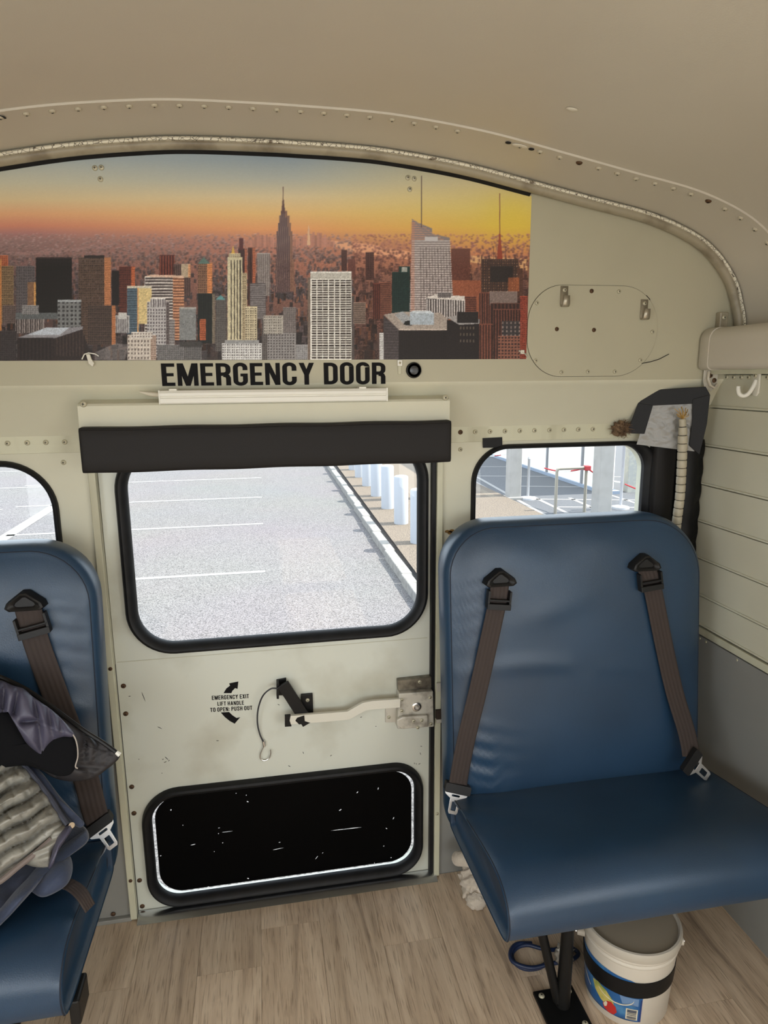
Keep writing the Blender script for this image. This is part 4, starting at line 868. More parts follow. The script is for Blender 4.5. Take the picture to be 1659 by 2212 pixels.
ld = empty('strip_light', (0, 0, 0)); tag(ld, 'white slim strip light with a taped wire end below the large lettering', 'lamp')
MB().loops([[(x, y, z) for y, z in ((-.093, 1.3245), (-.106, 1.3245), (-.108, 1.327), (-.108, 1.336), (-.1055, 1.3375), (-.1055, 1.3395), (-.108, 1.341), (-.108, 1.347), (-.104, 1.3525), (-.093, 1.353))] for x in (-.204, -.203, .284, .285)], True, True).build('housing', m_white, ld, bevel=.0006)
MB().box((-.2045, -.109, 1.324), (-.2015, -.0928, 1.3535), .001).build('end_cap', m_white, ld); MB().box((.2825, -.109, 1.324), (.2865, -.0928, 1.3535), .001).build('end_cap', m_white, ld)
MB().tube([(-.205, -.085, 1.343), (-.222, -.085, 1.345), (-.234, -.085, 1.3475), (-.246, -.084, 1.3505)], [.0052, .0048, .0036, .0012], 10).build('wire_end', pm('white_tape', lin((205, 198, 180)), .6), ld, smooth=True)
for x in (-.175, .23): MB().box((x-.008, -.106, 1.3525), (x+.008, -.0705, 1.356), .0008).build('clip', m_white, ld)
bz = empty('buzzer', (.3535, yu, 1.3915)); tag(bz, 'round black buzzer on the cream panel right of the large lettering', 'buzzer')
MB().lathe([(.0178, 0), (.0180, .003), (.0168, .0065), (.0152, .0072)], 36, axis='y').build('rim', m_plastic, bz, smooth=True)
MB().lathe([(.0152, .0072), (.0138, .0062), (.010, .0072), (.005, .0078), (.0001, .0078)], 36, axis='y').build('dome', pm('glossy_black', (.01, .011, .011), .25), bz, smooth=True)
p = onY(863, 785, yu); kc = empty('keeper_clip', (p[0], yu, p[2])); tag(kc, 'small white square clip beside the black buzzer', 'clip')
MB().box((-.0055, -.005, -.006), (.0055, 0, .0075), .001).build('body', m_white, kc); screw(kc, (0, -.005, .001), sc=.5); MB().box((-.004, -.003, -.024), (.004, 0, -.006), .0008).build('tab', m_trim, kc)
p = onY(196, 772, yu); kc = empty('cable_clip', (p[0], yu-.001, p[2])); tag(kc, 'white broken cable clip on the lower edge of the city picture', 'clip')
MB().tube([(-.017, -.002, -.004), (-.011, -.004, .006), (-.002, -.005, .009), (.010, -.004, .007), (.017, -.003, .0025)], .0013, 6).build('wire', m_white, kc, smooth=True); MB().prism([(-.007, .006), (.0, .007), (.003, -.004), (.0075, -.012), (.004, -.0195), (-.0035, -.013)], -.008, 0).build('body', m_whitechip, kc, bevel=.001)
p = onY(1128, 762, yu); kc = empty('picture_peg', (p[0], yu-.001, p[2])); tag(kc, 'pale bent clip at the lower right corner of the city picture', 'clip')
MB().tube([(-.010, -.002, .0045), (-.002, -.005, .001), (.006, -.004, -.003), (.012, -.002, -.010)], .0016, 6).build('wire', m_dirtysteel, kc, smooth=True); MB().box((-.006, -.006, -.003), (.003, 0, .006), .001).build('body', m_whitechip, kc)

# access plate with screws and two coat hooks
ap = empty('access_plate', (0, yu, 0)); tag(ap, 'cream rounded access plate with screws right of the city picture', 'plate')
m_plate = MATS['beige_panel_paint']
outer = rrect(.6255, 1.3745, .9565, 1.583, [.088, .105, .095, .085], 14)
MB().prism(outer, -.0022, .001).build('plate', m_plate, ap, bevel=.0006)
MB().loops([[(p[0], -.0004, p[1]) for p in rrect(.6248, 1.3738, .9572, 1.5837, [.088, .105, .095, .085], 14)], [(p[0], -.0004, p[1]) for p in outer]]).build('edge_shadow_gap', m_hole, ap)
for px, py, m in [(1159, 655, None), (1277, 629, RUSTY), (1336, 630, None), (1202, 711, RUSTY), (1282, 713, RUSTY), (1408, 717, None), (1382, 778, None), (1327, 803, None), (1269, 803, None), (1212, 804, None), (1156, 779, None)]:
    p = onY(px, py, yu); screw(ap, (p[0], -.0022, p[2]), m, sc=.85)
o = MB().prism([(p[0], p[2]) for p in (onY(a, b_, yu) for a, b_ in [(1389, 637), (1397, 638), (1404, 646), (1405, 657), (1399, 652)])], -.0006, .0008).build('open_hole', m_hole, ap)
MB().tube([tuple(onY(a, b_, yu-.002)-np.array([0, yu, 0])) for a, b_ in [(1386, 785), (1404, 782), (1424, 776), (1445, 765)]], .0009, 6).build('loose_wire', m_plastic, ap)
m_hook = pm('galvanised_hook', lin((176, 168, 150)), .35, .6)
for px, py, lab in ((1219, 618, 'metal coat hook at the upper left of the access plate'), (1392, 647, 'metal coat hook at the upper right of the access plate, over an open hole')):
    p = onY(px, py, yu-.0022); hk = empty('coat_hook', (p[0], yu-.0022, p[2])); tag(hk, lab, 'hook', 'coat hooks on the access plate')
    prof = [(-.001, 0), (-.001, -.040), (-.003, -.0445), (-.007, -.0465), (-.012, -.0455), (-.015, -.042), (-.0165, -.034), (-.0175, -.0225)]
    n = len(prof); wds = [.0185]*2+[.0182, .0178, .0174, .0168, .0155, .0135]
    b = MB(); A = [(-w_/2, y, z) for (y, z), w_ in zip(prof, wds)]; B = [(w_/2, y, z) for (y, z), w_ in zip(prof, wds)]
    b.add(A+B, [(i, i+1, n+i+1, n+i) for i in range(n-1)])
    o = b.build('hook_strip', m_hook, hk, smooth=True); sd_ = o.modifiers.new('thick', 'SOLIDIFY'); sd_.thickness = .0016; sd_.offset = 0
    screw(hk, (0, -.002, -.009), sc=.9)

# black tape, fur, foil frame and conduit in the corner
p = [onY(a, b_, 0) for a, b_ in [(1041, 946), (1083, 944), (1083.5, 966), (1042, 967)]]
tpb = MB().prism([(q[0], q[2]) for q in reversed(p)], -.0066, -.0035).build('tape_patch', m_tape, bevel=.0004); tag(tpb, 'small square of black tape above the right rear window', 'tape')

cn, cp0 = (-.40, -.9165, 0), (1.03, -.066, 1.25)               # diagonal plane in front of the corner
cn = np.array(cn)/np.linalg.norm(cn)
def on_c(px, py, off=0.0): return on(px, py, cn, np.array(cp0)+cn*off)
def corner_slab(pixels, off, thick, name, mat, parent, bevel=.001, sub=0):
    f = [on_c(a, b_, off) for a, b_ in pixels]; k = len(f)
    vs = [tuple(q+cn*thick) for q in f]+[tuple(q) for q in f]
    fs = [tuple(range(k)), tuple(range(2*k-1, k-1, -1))]+[(i, k+i, k+(i+1) % k, (i+1) % k) for i in range(k)]
    return MB().add(vs, fs).build(name, mat, parent, bevel=bevel)
fr_ = empty('taped_frame', (0, 0, 0)); tag(fr_, 'frame of black tape round a crumpled foil patch in the rear right corner', 'tape')
corner_slab([(1381, 853), (1411, 849), (1416, 842), (1524, 835), (1533, 851), (1530, 866), (1497, 872), (1411, 876), (1382, 872)], .004, .002, 'tape_strip', m_tape, fr_)
corner_slab([(1382, 860), (1411, 866), (1410, 877), (1392, 937), (1358, 936), (1357, 927)], .003, .002, 'tape_strip', m_tape, fr_)
corner_slab([(1496, 862), (1534, 852), (1527, 915), (1511, 983), (1488, 962), (1495, 905)], .005, .002, 'tape_strip', m_tape, fr_)
def foil(nx=46, nz=46):
    P = [on_c(1405, 868, 0), on_c(1500, 866, 0), on_c(1500, 975, 0), on_c(1375, 960, 0)]
    vs = []
    nzs = rng.normal(0, 1, (12, 4))
    for j in range(nz):
        for i in range(nx):
            u, v = i/(nx-1), j/(nz-1); q = (P[0]*(1-u)+P[1]*u)*(1-v)+(P[3]*(1-u)+P[2]*u)*v
            d = sum(abs(math.sin(a*9*u+b_*9*v+c_*3)) for a, b_, c_, _ in nzs)/12
            vs.append(tuple(q+cn*(d-.6)*.0045))
    return vs, [(j*nx+i, j*nx+i+1, (j+1)*nx+i+1, (j+1)*nx+i) for j in range(nz-1) for i in range(nx-1)]
v_, f_ = foil(); fo = MB().add(v_, f_).build('foil_sheet', pm('crumpled_foil', (.25, .245, .23), .42, .3, bump=.7, bscale=60, bdist=.003), fr_, smooth='all'); fo['label'] = 'crumpled silver foil'
cq = lambda px, py, y: Vector(onY(px, py, y))
hs_ = empty('flexible_conduit', (0, 0, 0)); tag(hs_, 'ribbed cream flexible conduit rising behind the right seat to the foil patch', 'conduit')
path = [Vector(q) for q in catmull([on_c(1474, 905, .030), on_c(1475, 930, .030), on_c(1474, 970, .028), on_c(1472, 1020, .026), on_c(1469, 1070, .024), on_c(1464, 1110, .022), on_c(1458, 1160, .014), on_c(1454, 1195, .006)], 6)]
cumL = [0]
for a, b_ in zip(path, path[1:]): cumL.append(cumL[-1]+(b_-a).length)
def at_len(s):
    for i in range(len(path)-1):
        if cumL[i] <= s <= cumL[i+1]+1e-9: return path[i].lerp(path[i+1], (s-cumL[i])/(cumL[i+1]-cumL[i]))
    return path[-1]
m_cond = pm('cream_conduit', lin((176, 168, 148)), .45)
pitch = .0205; s = 0.0; k = 0
while s < cumL[-1]-.004:
    e = min(s+pitch-.0016, cumL[-1]); pts_ = [at_len(s+(e-s)*t) for t in (0, .12, .5, .88, 1)]; r0 = .0118 if s > .035 else .0085+.0033*s/.035
    MB().tube(pts_, [r0*.9, r0, r0*1.0, r0, r0*.9], 16).build('ring', m_cond, hs_, smooth=True); s += pitch; k += 1
MB().tube([at_len(cumL[-1]*t) for t in np.linspace(.03, 1, 30)], .0078, 10).build('core', m_plastic, hs_)
o = MB()
for i in range(16):
    a = rng.uniform(-1.2, 1.2); q = path[0]; l = rng.uniform(.015, .035)
    o.tube([tuple(q), tuple(q+Vector((math.sin(a)*l*.6, -.004, math.cos(a)*l*.6))), tuple(q+Vector((math.sin(a)*l, .004*rng.normal(), math.cos(a)*l)))], .0009, 4)
ww = o.build('frayed_wires', pm('copper_wire', lin((196, 158, 90)), .35, .6), hs_); ww['label'] = 'frayed golden wire ends'
pd = empty('corner_pad', (0, 0, 0)); tag(pd, 'black padded strip between the right rear window and the conduit', 'pad')
xs0, xs1 = 1.030, 1.078
LS = []
for t, g_ in ((0, .010), (.3, .003), (1, 0)):
    pass
A = [onY(1412, 950, -.012), onY(1457, 945, -.012)]
x0, x1, ztop = 1.005, 1.068, 1.214
LS = [[(x, y, z) for x, z in rrect(x0+d, .70, x1-d, ztop-d, [.004, .004, .016, .012], 5)] for y, d in ((0, 0), (-.018, 0), (-.026, .003), (-.030, .009))]
MB().loops(LS, False, True).build('pad_body', m_vinylblk, pd, smooth=True)
cs = empty('corner_tape', (0, 0, 0)); tag(cs, 'black torn tape running down the rear right corner behind the seat', 'tape')
b = MB(); zs = np.linspace(.72, 1.21, 40)
b.loops([[(1.072, -.012, z), (1.112, -.034+.003*math.sin(z*40), z), (XR-.004, -.022-.006*abs(math.sin(z*57)), z)] for z in zs], closed=False)
o = b.build('tape_sheet', m_tape, cs, smooth='all'); sd_ = o.modifiers.new('thick', 'SOLIDIFY'); sd_.thickness = .002
fur = empty('fibre_tuft', tuple(onY(1340, 920, -.012))); tag(fur, 'tuft of brown fibre poking out beside the black taped frame', 'fibre')
b = MB(); cx_ = Vector((0, -.004, -.006))
for i in range(520):
    th_, ph = rng.uniform(0, 6.283), rng.uniform(.0, 1.5); d = Vector((math.cos(th_)*math.sin(ph)*1.25, -math.cos(ph)*.7, math.sin(th_)*math.sin(ph))); l = rng.uniform(.5, 1.15)
    st = cx_+d*.012; en = cx_+Vector((d.x*.030*l, d.y*.030*l, d.z*.026*l))+Vector(rng.normal(0, .003, 3)); md = (st+en)/2+Vector(rng.normal(0, .003, 3)); pw = Vector(rng.normal(0, 1, 3)).normalized()*.0008
    b.add([st-pw, st+pw, md+pw, md-pw, en], [(0, 1, 2, 3), (3, 2, 4)])
o = b.build('fibres', pm('brown_fibre', lin((122, 98, 74)), .9, col2=lin((72, 54, 40)), vscale=90), fur, fix=False); o['kind'] = 'stuff'
bm = bmesh.new(); bmesh.ops.create_icosphere(bm, subdivisions=3, radius=1)
for v in bm.verts: v.co = Vector((v.co.x*.025, v.co.y*.013, v.co.z*.019))*(1+.18*math.sin(v.co.x*7+v.co.z*9))+cx_
me = bpy.data.meshes.new('fibre_core'); bm.to_mesh(me); bm.free(); link('fibre_core', me, MATS['brown_fibre'], fur, smooth='all')

# duct housing along the right wall, bracket, white hook
du = empty('duct_housing', (0, 0, 0)); tag(du, 'long rounded cream duct housing along the top of the right wall', 'duct')
dp = rrect(0, 1.388, .085, 1.487, [.014, .0, .0, .030], 8)
dp = [(a, b_) for a, b_ in dp]
def duct_sec(y, d=0): return [(XR-.077+a+d, y, b_-(d*.6 if b_ > 1.43 else -d*.6)) for a, b_ in dp]
MB().loops([duct_sec(-.112), duct_sec(-1.3)], True, True).build('body', m_ceil, du, smooth=True)
MB().loops([duct_sec(-.072, .006), duct_sec(-.0735, .001), duct_sec(-.078, -.002), duct_sec(-.1105, -.002), duct_sec(-.1112, .002)], True, True).build('end_cap', m_ceil, du, smooth=True)
MB().box((XR-.045, -1.3, 1.377), (XR+.001, -.078, 1.389), .002).build('lower_flange', m_trim, du)
br = empty('corner_bracket', (0, 0, 0)); tag(br, 'small worn metal bracket under the end of the duct housing', 'bracket')
q = cq(1530, 805, -.078)
MB().prism([(1.088, 1.388), (1.128, 1.388), (1.128, 1.352), (1.112, 1.335), (1.094, 1.342), (1.088, 1.36)], -.0785, -.0755).build('plate', m_dirtysteel, br, bevel=.001)
MB().tube([(1.098, -.083, 1.384), (1.096, -.085, 1.366), (1.103, -.086, 1.350), (1.115, -.085, 1.344), (1.124, -.083, 1.352)], .0035, 8).build('clear_tube', pm('clear_plastic', lin((190, 182, 165)), .2), br, smooth=True)
screw(br, (1.106, -.0785, 1.374), RUSTY); screw(br, (1.118, -.0785, 1.362), RUSTY)
q = onX(1639, 806, XR); hk = empty('coat_hook', (XR, q[1], q[2])); tag(hk, 'white painted hook on the right wall below the duct housing', 'hook')
pl = [(-.0125, .002), (.0105, .003), (.0115, -.03), (.0105, -.046), (.004, -.0535), (-.006, -.0525), (-.0105, -.046), (-.0115, -.03)]
MB().prism(pl, -.006, .0, fn=lambda a, b_, c_: (b_, -a, c_)).build('plate', m_whitechip, hk, bevel=.0025)
MB().tube(catmull([(-.005, .0, -.016), (-.010, .001, -.030), (-.016, .006, -.046), (-.024, .012, -.052), (-.033, .016, -.048), (-.036, .018, -.036), (-.036, .018, -.030)], 5), [.005]*26+[.0046]*5, 10).build('prong', m_white, hk, smooth=True)
screw(hk, (-.006, .002, -.006), n=(-1, 0, 0), sc=.9)

# bungee cord with a hook hanging from the door handle
ck = empty('cord_hook', (0, 0, 0)); tag(ck, 'thin dark cord with a bent wire hook hanging from the door handle', 'cord')
K = lambda px, py, y: tuple(onY(px, py, y))
MB().tube(catmull([K(600, 1487, YD-.030), K(585, 1488, YD-.034), K(568, 1503, YD-.030), K(558, 1530, YD-.022), K(556, 1560, YD-.014), K(561, 1585, YD-.008), K(569, 1603, YD-.006)], 6), .0020, 8).build('cord', pm('dark_cord', (.03, .03, .035), .6), ck, smooth=True)
MB().tube([K(569, 1601, YD-.006), K(570, 1605, YD-.006), K(571, 1612, YD-.006)], [.0042, .0046, .004], 10).build('ferrule', m_steel, ck, smooth=True)
MB().tube(catmull([K(571, 1610, YD-.006), K(566, 1620, YD-.006), K(562, 1631, YD-.006), K(564, 1640, YD-.006), K(572, 1643, YD-.006), K(581, 1638, YD-.006), K(585, 1628, YD-.007), K(584, 1619, YD-.010)], 5), .0016, 8).build('wire_hook', m_steel, ck, smooth=True)

# ================================================================== SEATS
SX0, SX1, SH = .405, 1.060, .1115          # right seat: left edge, right edge
def back_y(z): return -.235+(z-.42)*.115    # front face of the seat back
RT = [1.0, 1.0]
def rr_pts(d, rb, rt, n=14, x0=0, x1=.66, z0=.30, z1=1.045):
    return rrect(x0+d, z0+d, x1-d, z1-d, [max(rb-d, .004), max(rb-d, .004), max(rt*RT[0]-d, .004), max(rt*RT[1]-d, .004)], n)
def dense(loop, per=150):
    P = loop+[loop[0]]; L_ = [0]
    for a, b in zip(P, P[1:]): L_.append(L_[-1]+math.dist(a, b))
    out = []; j = 0
    for i in range(per):
        s = L_[-1]*i/per
        while L_[j+1] < s: j += 1
        t = (s-L_[j])/max(L_[j+1]-L_[j], 1e-9); out.append((P[j][0]+(P[j+1][0]-P[j][0])*t, P[j][1]+(P[j+1][1]-P[j][1])*t))
    return out
def make_seat(name, x0, x1, label, seed, left):
    W = x1-x0; t = empty(name, (x0, 0, 0)); tag(t, label, 'seat')
    r_ = np.random.default_rng(seed); inner_left = not left
    def wrinkle(x, z):
        e = x if inner_left else W-x
        d = 0
        for zc, amp in ((.905, .0035), (.868, .003), (.83, .003), (.79, .0025), (.75, .002), (.69, .002)):
            d += 1.5*amp*math.exp(-((z-zc-.03*math.sin(e*14))/.007)**2)*math.exp(-(e/.085)**2)*(1-math.exp(-(e/.02)**2))
        for k, (zc, amp) in enumerate(((.60, .003), (.56, .005), (.52, .006), (.48, .007), (.45, .006))):
            d += amp*math.exp(-((z-zc+.35*(e-.03)-.6*(e-.03)**2)/.010)**2)*math.exp(-((e-.06)/.075)**2)
        d += .0035*math.exp(-((z-.70-.02*math.sin(e*9))/.02)**2)*math.exp(-((e-.2)/.2)**2)+.003*math.exp(-((z-.83-.25*(e-.2))/.03)**2)*math.exp(-((e-.25)/.1)**2)
        d += .0025*math.sin(x*23+z*5)*math.exp(-((z-1.0)/.05)**2)
        return d
    # --- seat back
    RT[:] = [1.25, .95] if not left else [1.0, 1.25]
    LS = []; TH = .085
    per = 170
    for d, dy in ((.03, TH+.0), (.012, TH), (.003, TH-.006), (0, TH-.018), (-.002, TH*.55), (-.002, .022), (.001, .012), (.0065, .0045), (.011, .001)):
        LS.append([(x, back_y(z)+dy, z) for x, z in dense(rr_pts(d, .05, .125, x1=W), per)])
    nd = len(LS)
    for d in list(np.linspace(.016, .10, 12))+list(np.linspace(.12, .30, 16)):
        puff = -.026*(1-math.exp(-((d-.013)/.05)))
        LS.append([(x, back_y(z)+puff-wrinkle(x, z), z) for x, z in dense(rr_pts(min(d, W/2-.012), .05, .125, x1=W), per)])
    bk = MB().loops(LS, True, True).build('backrest', m_seat, t, smooth='all')
    MB().tube([(x, back_y(z)+.0015, z) for x, z in dense(rr_pts(.011, .05, .125, x1=W), 150)], .0013, 6, closed=True).build('seam', m_seam, bk)
    # --- cushion: rounded wedge profile swept sideways
    P2 = catmull([(-.235, .335), (-.235, .392), (-.245, .408), (-.275, .417), (-.38, .434), (-.47, .448), (-.53, .453), (-.572, .446), (-.602, .424), (-.613, .394), (-.609, .366), (-.596, .352), (-.55, .345), (-.40, .337), (-.26, .330), (-.235, .335)], 6)[:-1]
    P2 = [(float(a), float(b)) for a, b in P2]; cy, cz = -.43, .39; CS = []
    xs_ = [(.012, .86), (.003, .955), (0, .985), (.004, 1.0)]
    seq = [(a, s_) for a, s_ in xs_]+[(a, 1.0) for a in np.linspace(.02, W-.02, 36)]+[(W-a, s_) for a, s_ in reversed(xs_)]
    for x, s_ in seq:
        CS.append([])
        for y, z in P2:
            u = x/W; pf = .007*math.sin(math.pi*min(max(u, 0), 1))**.5 if z > .40 else 0
            e = x if inner_left else W-x
            if z > .41: pf += .0022*math.sin((y+.25)*60+e*30)*math.exp(-(e/.12)**2)*math.exp(-((y+.3)/.09)**2)
            CS[-1].append((x, cy+(y-cy)*(1-(1-s_)*.25), cz+(z-cz)*(1-(1-s_)*.9)+pf))
    cu = MB().loops(CS, True, True).build('cushion', m_seat, t, smooth='all')
    for x in (.0035, W-.0035):
        MB().tube([(x, cy+(y-cy)*1.001, cz+(z-cz)*1.004) for y, z in P2], .0013, 6, closed=True).build('seam', m_seam, cu)
    wp = MB()
    ex = (.075 if inner_left else W-.075)
    # --- steel base under the cushion
    MB().box((.05, -.54, .322), (W-.05, -.515, .345)).box((.05, -.29, .318), (W-.05, -.265, .338)).box((.05, -.54, .322), (.08, -.265, .338)).box((W-.08, -.54, .322), (W-.05, -.265, .338)).build('seat_frame', m_blkpaint, t, bevel=.003)
    return t, W
sr, WR = make_seat('bus_seat', SX0, SX1, 'blue vinyl bus seat on the right of the emergency door, empty, with two hanging belts', 3, False)
sl_, WL_ = make_seat('bus_seat', -1.005, -.352, 'blue vinyl bus seat on the left of the emergency door, heaped with jackets', 4, True)
# pedestal of the right seat
L3 = lambda p: (p[0]-SX0, p[1], p[2])
pl = MB().box((.150, -.515, 0), (.245, -.405, .008), .002).build('floor_plate', m_blkpaint, sr); pl['label'] = 'black floor plate'
for q in ((.165, -.50), (.23, -.50), (.165, -.42), (.23, -.42)): screw(pl, (q[0], q[1], .008), n=(0, 0, 1), name='bolt', sc=1.2)
MB().tube([(.205, -.45, .32), (.203, -.452, .20), (.197, -.458, .02)], [.0135, .0135, .016], 14).build('leg', m_blkpaint, sr, smooth=True)
MB().tube([(.125, -.42, .322), (.150, -.433, .20), (.186, -.456, .03)], .0105, 10).build('brace', m_blkpaint, sr, smooth=True)
sb_ = MB().box((WL_-.245, -.515, 0), (WL_-.150, -.405, .008), .002).build('floor_plate', m_blkpaint, sl_)
MB().tube([(WL_-.205, -.45, .32), (WL_-.203, -.452, .20), (WL_-.197, -.458, .02)], [.021, .021, .024], 14).build('leg', m_blkpaint, sl_, smooth=True)
MB().tube([(WL_-.125, -.42, .322), (WL_-.150, -.433, .20), (WL_-.186, -.456, .03)], .0125, 10).build('brace', m_blkpaint, sl_, smooth=True)
MB().box((WL_-.012, -.56, .285), (WL_+.006, -.50, .335), .004).build('latch_tab', m_plastic, sl_)
# --- belts
def ribbon(path, wdir, w, name, mat, parent, t=.0016, seg=8):
    """webbing with five woven ribs; path in world space, wdir gives the width direction at each point"""
    P = [Vector(p) for p in path]; LS = []
    for i, p in enumerate(P):
        T = (P[min(i+1, len(P)-1)]-P[max(i-1, 0)]).normalized(); wd = Vector(wdir[i] if isinstance(wdir, list) else wdir); wd = (wd-T*wd.dot(T)).normalized(); n = wd.cross(T)
        if n.y > 0: n = -n
        sec = []
        m = 20
        for k in range(m+1):
            u = -1+2*k/m; sec.append(p+wd*(w/2*u)+n*(t*.5+.0009*(.5+.5*math.cos(u*5*math.pi))))
        for k in range(m, -1, -2): u = -1+2*k/m; sec.append(p+wd*(w/2*u)-n*t*.5)
        LS.append([q-Vector(parent.location) if parent is not None and parent.parent is None else q for q in sec])
    return MB().loops([[tuple(q) for q in l] for l in LS], True, True).build(name, mat, parent, smooth='all')
SN = np.array([0, 1, -.115]); SN /= np.linalg.norm(SN)
def onS(px, py, off): return on(px, py, SN, np.array((0, back_y(.42), .42))-SN*off)   # a plane in front of the seat backs
def belt(seat, pg, pa, pts, tong, w, flip, lab=None):
    ox = Vector(seat.location); loc = lambda p: Vector(p)-ox
    bt = ribbon(catmull([onS(*pg, .034)]+[onS(px, py, o) for px, py, o in pts], 8), Vector((1, 0, .0)), w, 'seat_belt', m_web, seat)
    # triangular guide
    c = loc(onS(*pg, .034)); q = MB(); tri = [(-.038, -.010), (-.030, -.016), (.030, -.016), (.038, -.010), (.034, .0), (.006, .021), (-.006, .021), (-.034, .0)]
    fn = lambda a, b_, z: (c.x+a, c.y+b_+z*.115, c.z+z)
    q.loops([[fn(a*s_, y, z*s_) for a, z in tri] for s_, y in ((1.02, .012), (1.0, -.006), (.93, -.012), (.80, -.0135), (.55, -.009), (.5, -.006))], False, True).build('belt_guide', m_plastic, bt, smooth=True, bevel=0)
    # sliding adjuster
    a_ = loc(onS(*pa, .036)); rot = Matrix.Rotation(flip, 3, 'Y')
    def F(a, b_, z): v = rot @ Vector((a, b_, z)); return (a_.x+v.x, a_.y+v.y+v.z*.115, a_.z+v.z)
    ad = MB()
    for (xa, za, xb, zb_, y0, y1) in ((-w/2-.006, -.022, -w/2-.001, .016, -.010, .006), (w/2+.001, -.022, w/2+.006, .016, -.010, .006), (-w/2-.006, -.026, w/2+.006, -.013, -.012, .006), (-w/2-.006, -.008, w/2+.006, -.003, -.010, -.003)):
        ad.prism([(xa, za), (xb, za), (xb, zb_), (xa, zb_)], y0, y1, fn=F)
    ad.build('belt_adjuster', m_plastic, bt, bevel=.0015)
    # latch tongue
    tp_, ang, hold_w = tong; tc = loc(tp_); rt = Matrix.Rotation(ang, 3, 'Y')
    def G(a, b_, z): v = rt @ Vector((a, b_, z)); return (tc.x+v.x, tc.y+v.y+v.z*.3, tc.z+v.z)
    MB().prism(rrect(-.031, -.004, .031, .016, .004, 4), -.007, .007, fn=G).build('tongue_cover', m_plastic, bt, bevel=.002)
    outer = [(-.029, -.003), (-.026, -.010), (-.0125, -.018), (-.0115, -.046), (-.009, -.0505), (.009, -.0505), (.0115, -.046), (.0125, -.018), (.026, -.010), (.029, -.003)]
    MB().prism(outer, -.0011, .0011, [rrect(-.0062, -.043, .0062, -.024, .0015, 3), rrect(-.010, -.0135, .010, -.009, .002, 3)], fn=G).build('latch_tongue', m_steel, bt, bevel=.0004)
    return bt
belt(sr, (1080, 1250), (1077, 1290), [(1076, 1292, .034), (1057, 1382, .032), (1033, 1490, .031), (1007, 1598, .028), (992, 1676, .022), (989, 1700, .020)], (onS(987, 1708, .022), .30, .05), .044, .12)
belt(sr, (1393, 1217), (1403, 1250), [(1409, 1268, .034), (1432, 1382, .032), (1456, 1490, .034), (1482, 1577, .050), (1491, 1618, .066), (1494, 1636, .076)], (onS(1497, 1648, .084), -.80, .05), .046, -.10)
belt(sl_, (55, 1300), (70, 1345), [(62, 1320, .034), (78, 1385, .031), (112, 1480, .030), (150, 1580, .030), (185, 1680, .026), (205, 1755, .024), (214, 1778, .024)], (onS(216, 1786, .028), -.55, .05), .050, -.22)

# ================================================================== JACKETS ON THE LEFT SEAT
def cloth_mat(name, col, rough, bump=.4, bscale=60, sheen=0.0, var=.2):
    m = pm(name, col, rough, var=var, vscale=22, bump=bump, bscale=bscale, bdist=.003); m.node_tree.nodes['Principled BSDF'].inputs['Sheen Weight'].default_value = sheen; return m
m_silver = cloth_mat('silver_nylon', lin((150, 147, 138)), .30, .7, 75)
m_dark = cloth_mat('dark_nylon', lin((46, 43, 45)), .62, .9, 38)
m_lin = cloth_mat('purple_grey_nylon', lin((74, 72, 90)), .45, .4, 70)
m_denim = cloth_mat('navy_cloth', lin((50, 60, 84)), .75, .35, 160, .2)
m_denim2 = cloth_mat('dark_navy_cloth', lin((36, 42, 60)), .8, .35, 160, .2)
def puffy(outline, n, p0, thick, name, mat, parent, quilt=None, rings=26, per=150, edge=.35, back=.008, wr=.0, seed=1):
    """closed soft body: a pixel outline laid on a real plane, blown up towards the room, with stitched dents"""
    r_ = np.random.default_rng(seed); n = np.array(n, float); n /= np.linalg.norm(n)
    O = dense([tuple(map(float, p)) for p in catmull(list(outline)+[outline[0]], 8)[:-1]], per); O = np.array(O); c = O.mean(0)
    LS = []; waves = [(r_.normal(0, .045), r_.normal(0, .045), r_.uniform(0, 6), r_.uniform(.4, 1)) for _ in range(7)]
    def P(px, py, t):
        h = thick*(1-t**2.2)**edge if t < 1 else 0
        if quilt is not None: h *= quilt(px, py)
        if wr: h += wr*sum(a*math.sin(kx*px+ky*py+f) for kx, ky, f, a in waves)*(1-t**4)
        return tuple(on(px, py, n, np.array(p0)+n*h))
    LS.append([tuple(on(c[0]+(q[0]-c[0])*.5, c[1]+(q[1]-c[1])*.5, n, np.array(p0)-n*back)) for q in O])
    LS.append([tuple(on(c[0]+(q[0]-c[0])*.97, c[1]+(q[1]-c[1])*.97, n, np.array(p0)-n*back)) for q in O])
    for t in list(1-np.linspace(0, .06, 5)**1.0)+list(np.linspace(.92, .02, rings)):
        LS.append([P(c[0]+(q[0]-c[0])*t, c[1]+(q[1]-c[1])*t, t) for q in O])
    return MB().loops(LS, True, True).build(name, mat, parent, smooth='all')
nA, pA = (0, -.955, .297), (0, -.305, .70)
nB, pB = (0, -.70, .714), (0, -.375, .602)
nC, pC = (0, -.20, .98), (0, -.40, .489)
def seams(lines, w=9.0, lo=.35):
    def f(px, py):
        d = 1e9
        for a, b_, c, e in lines:
            l2 = (c-a)**2+(e-b_)**2; t = min(max(((px-a)*(c-a)+(py-b_)*(e-b_))/l2, 0), 1); d = min(d, math.hypot(px-a-t*(c-a), py-b_-t*(e-b_)))
        return lo+(1-lo)*(1-math.exp(-(d/w)**1.4))
    return f
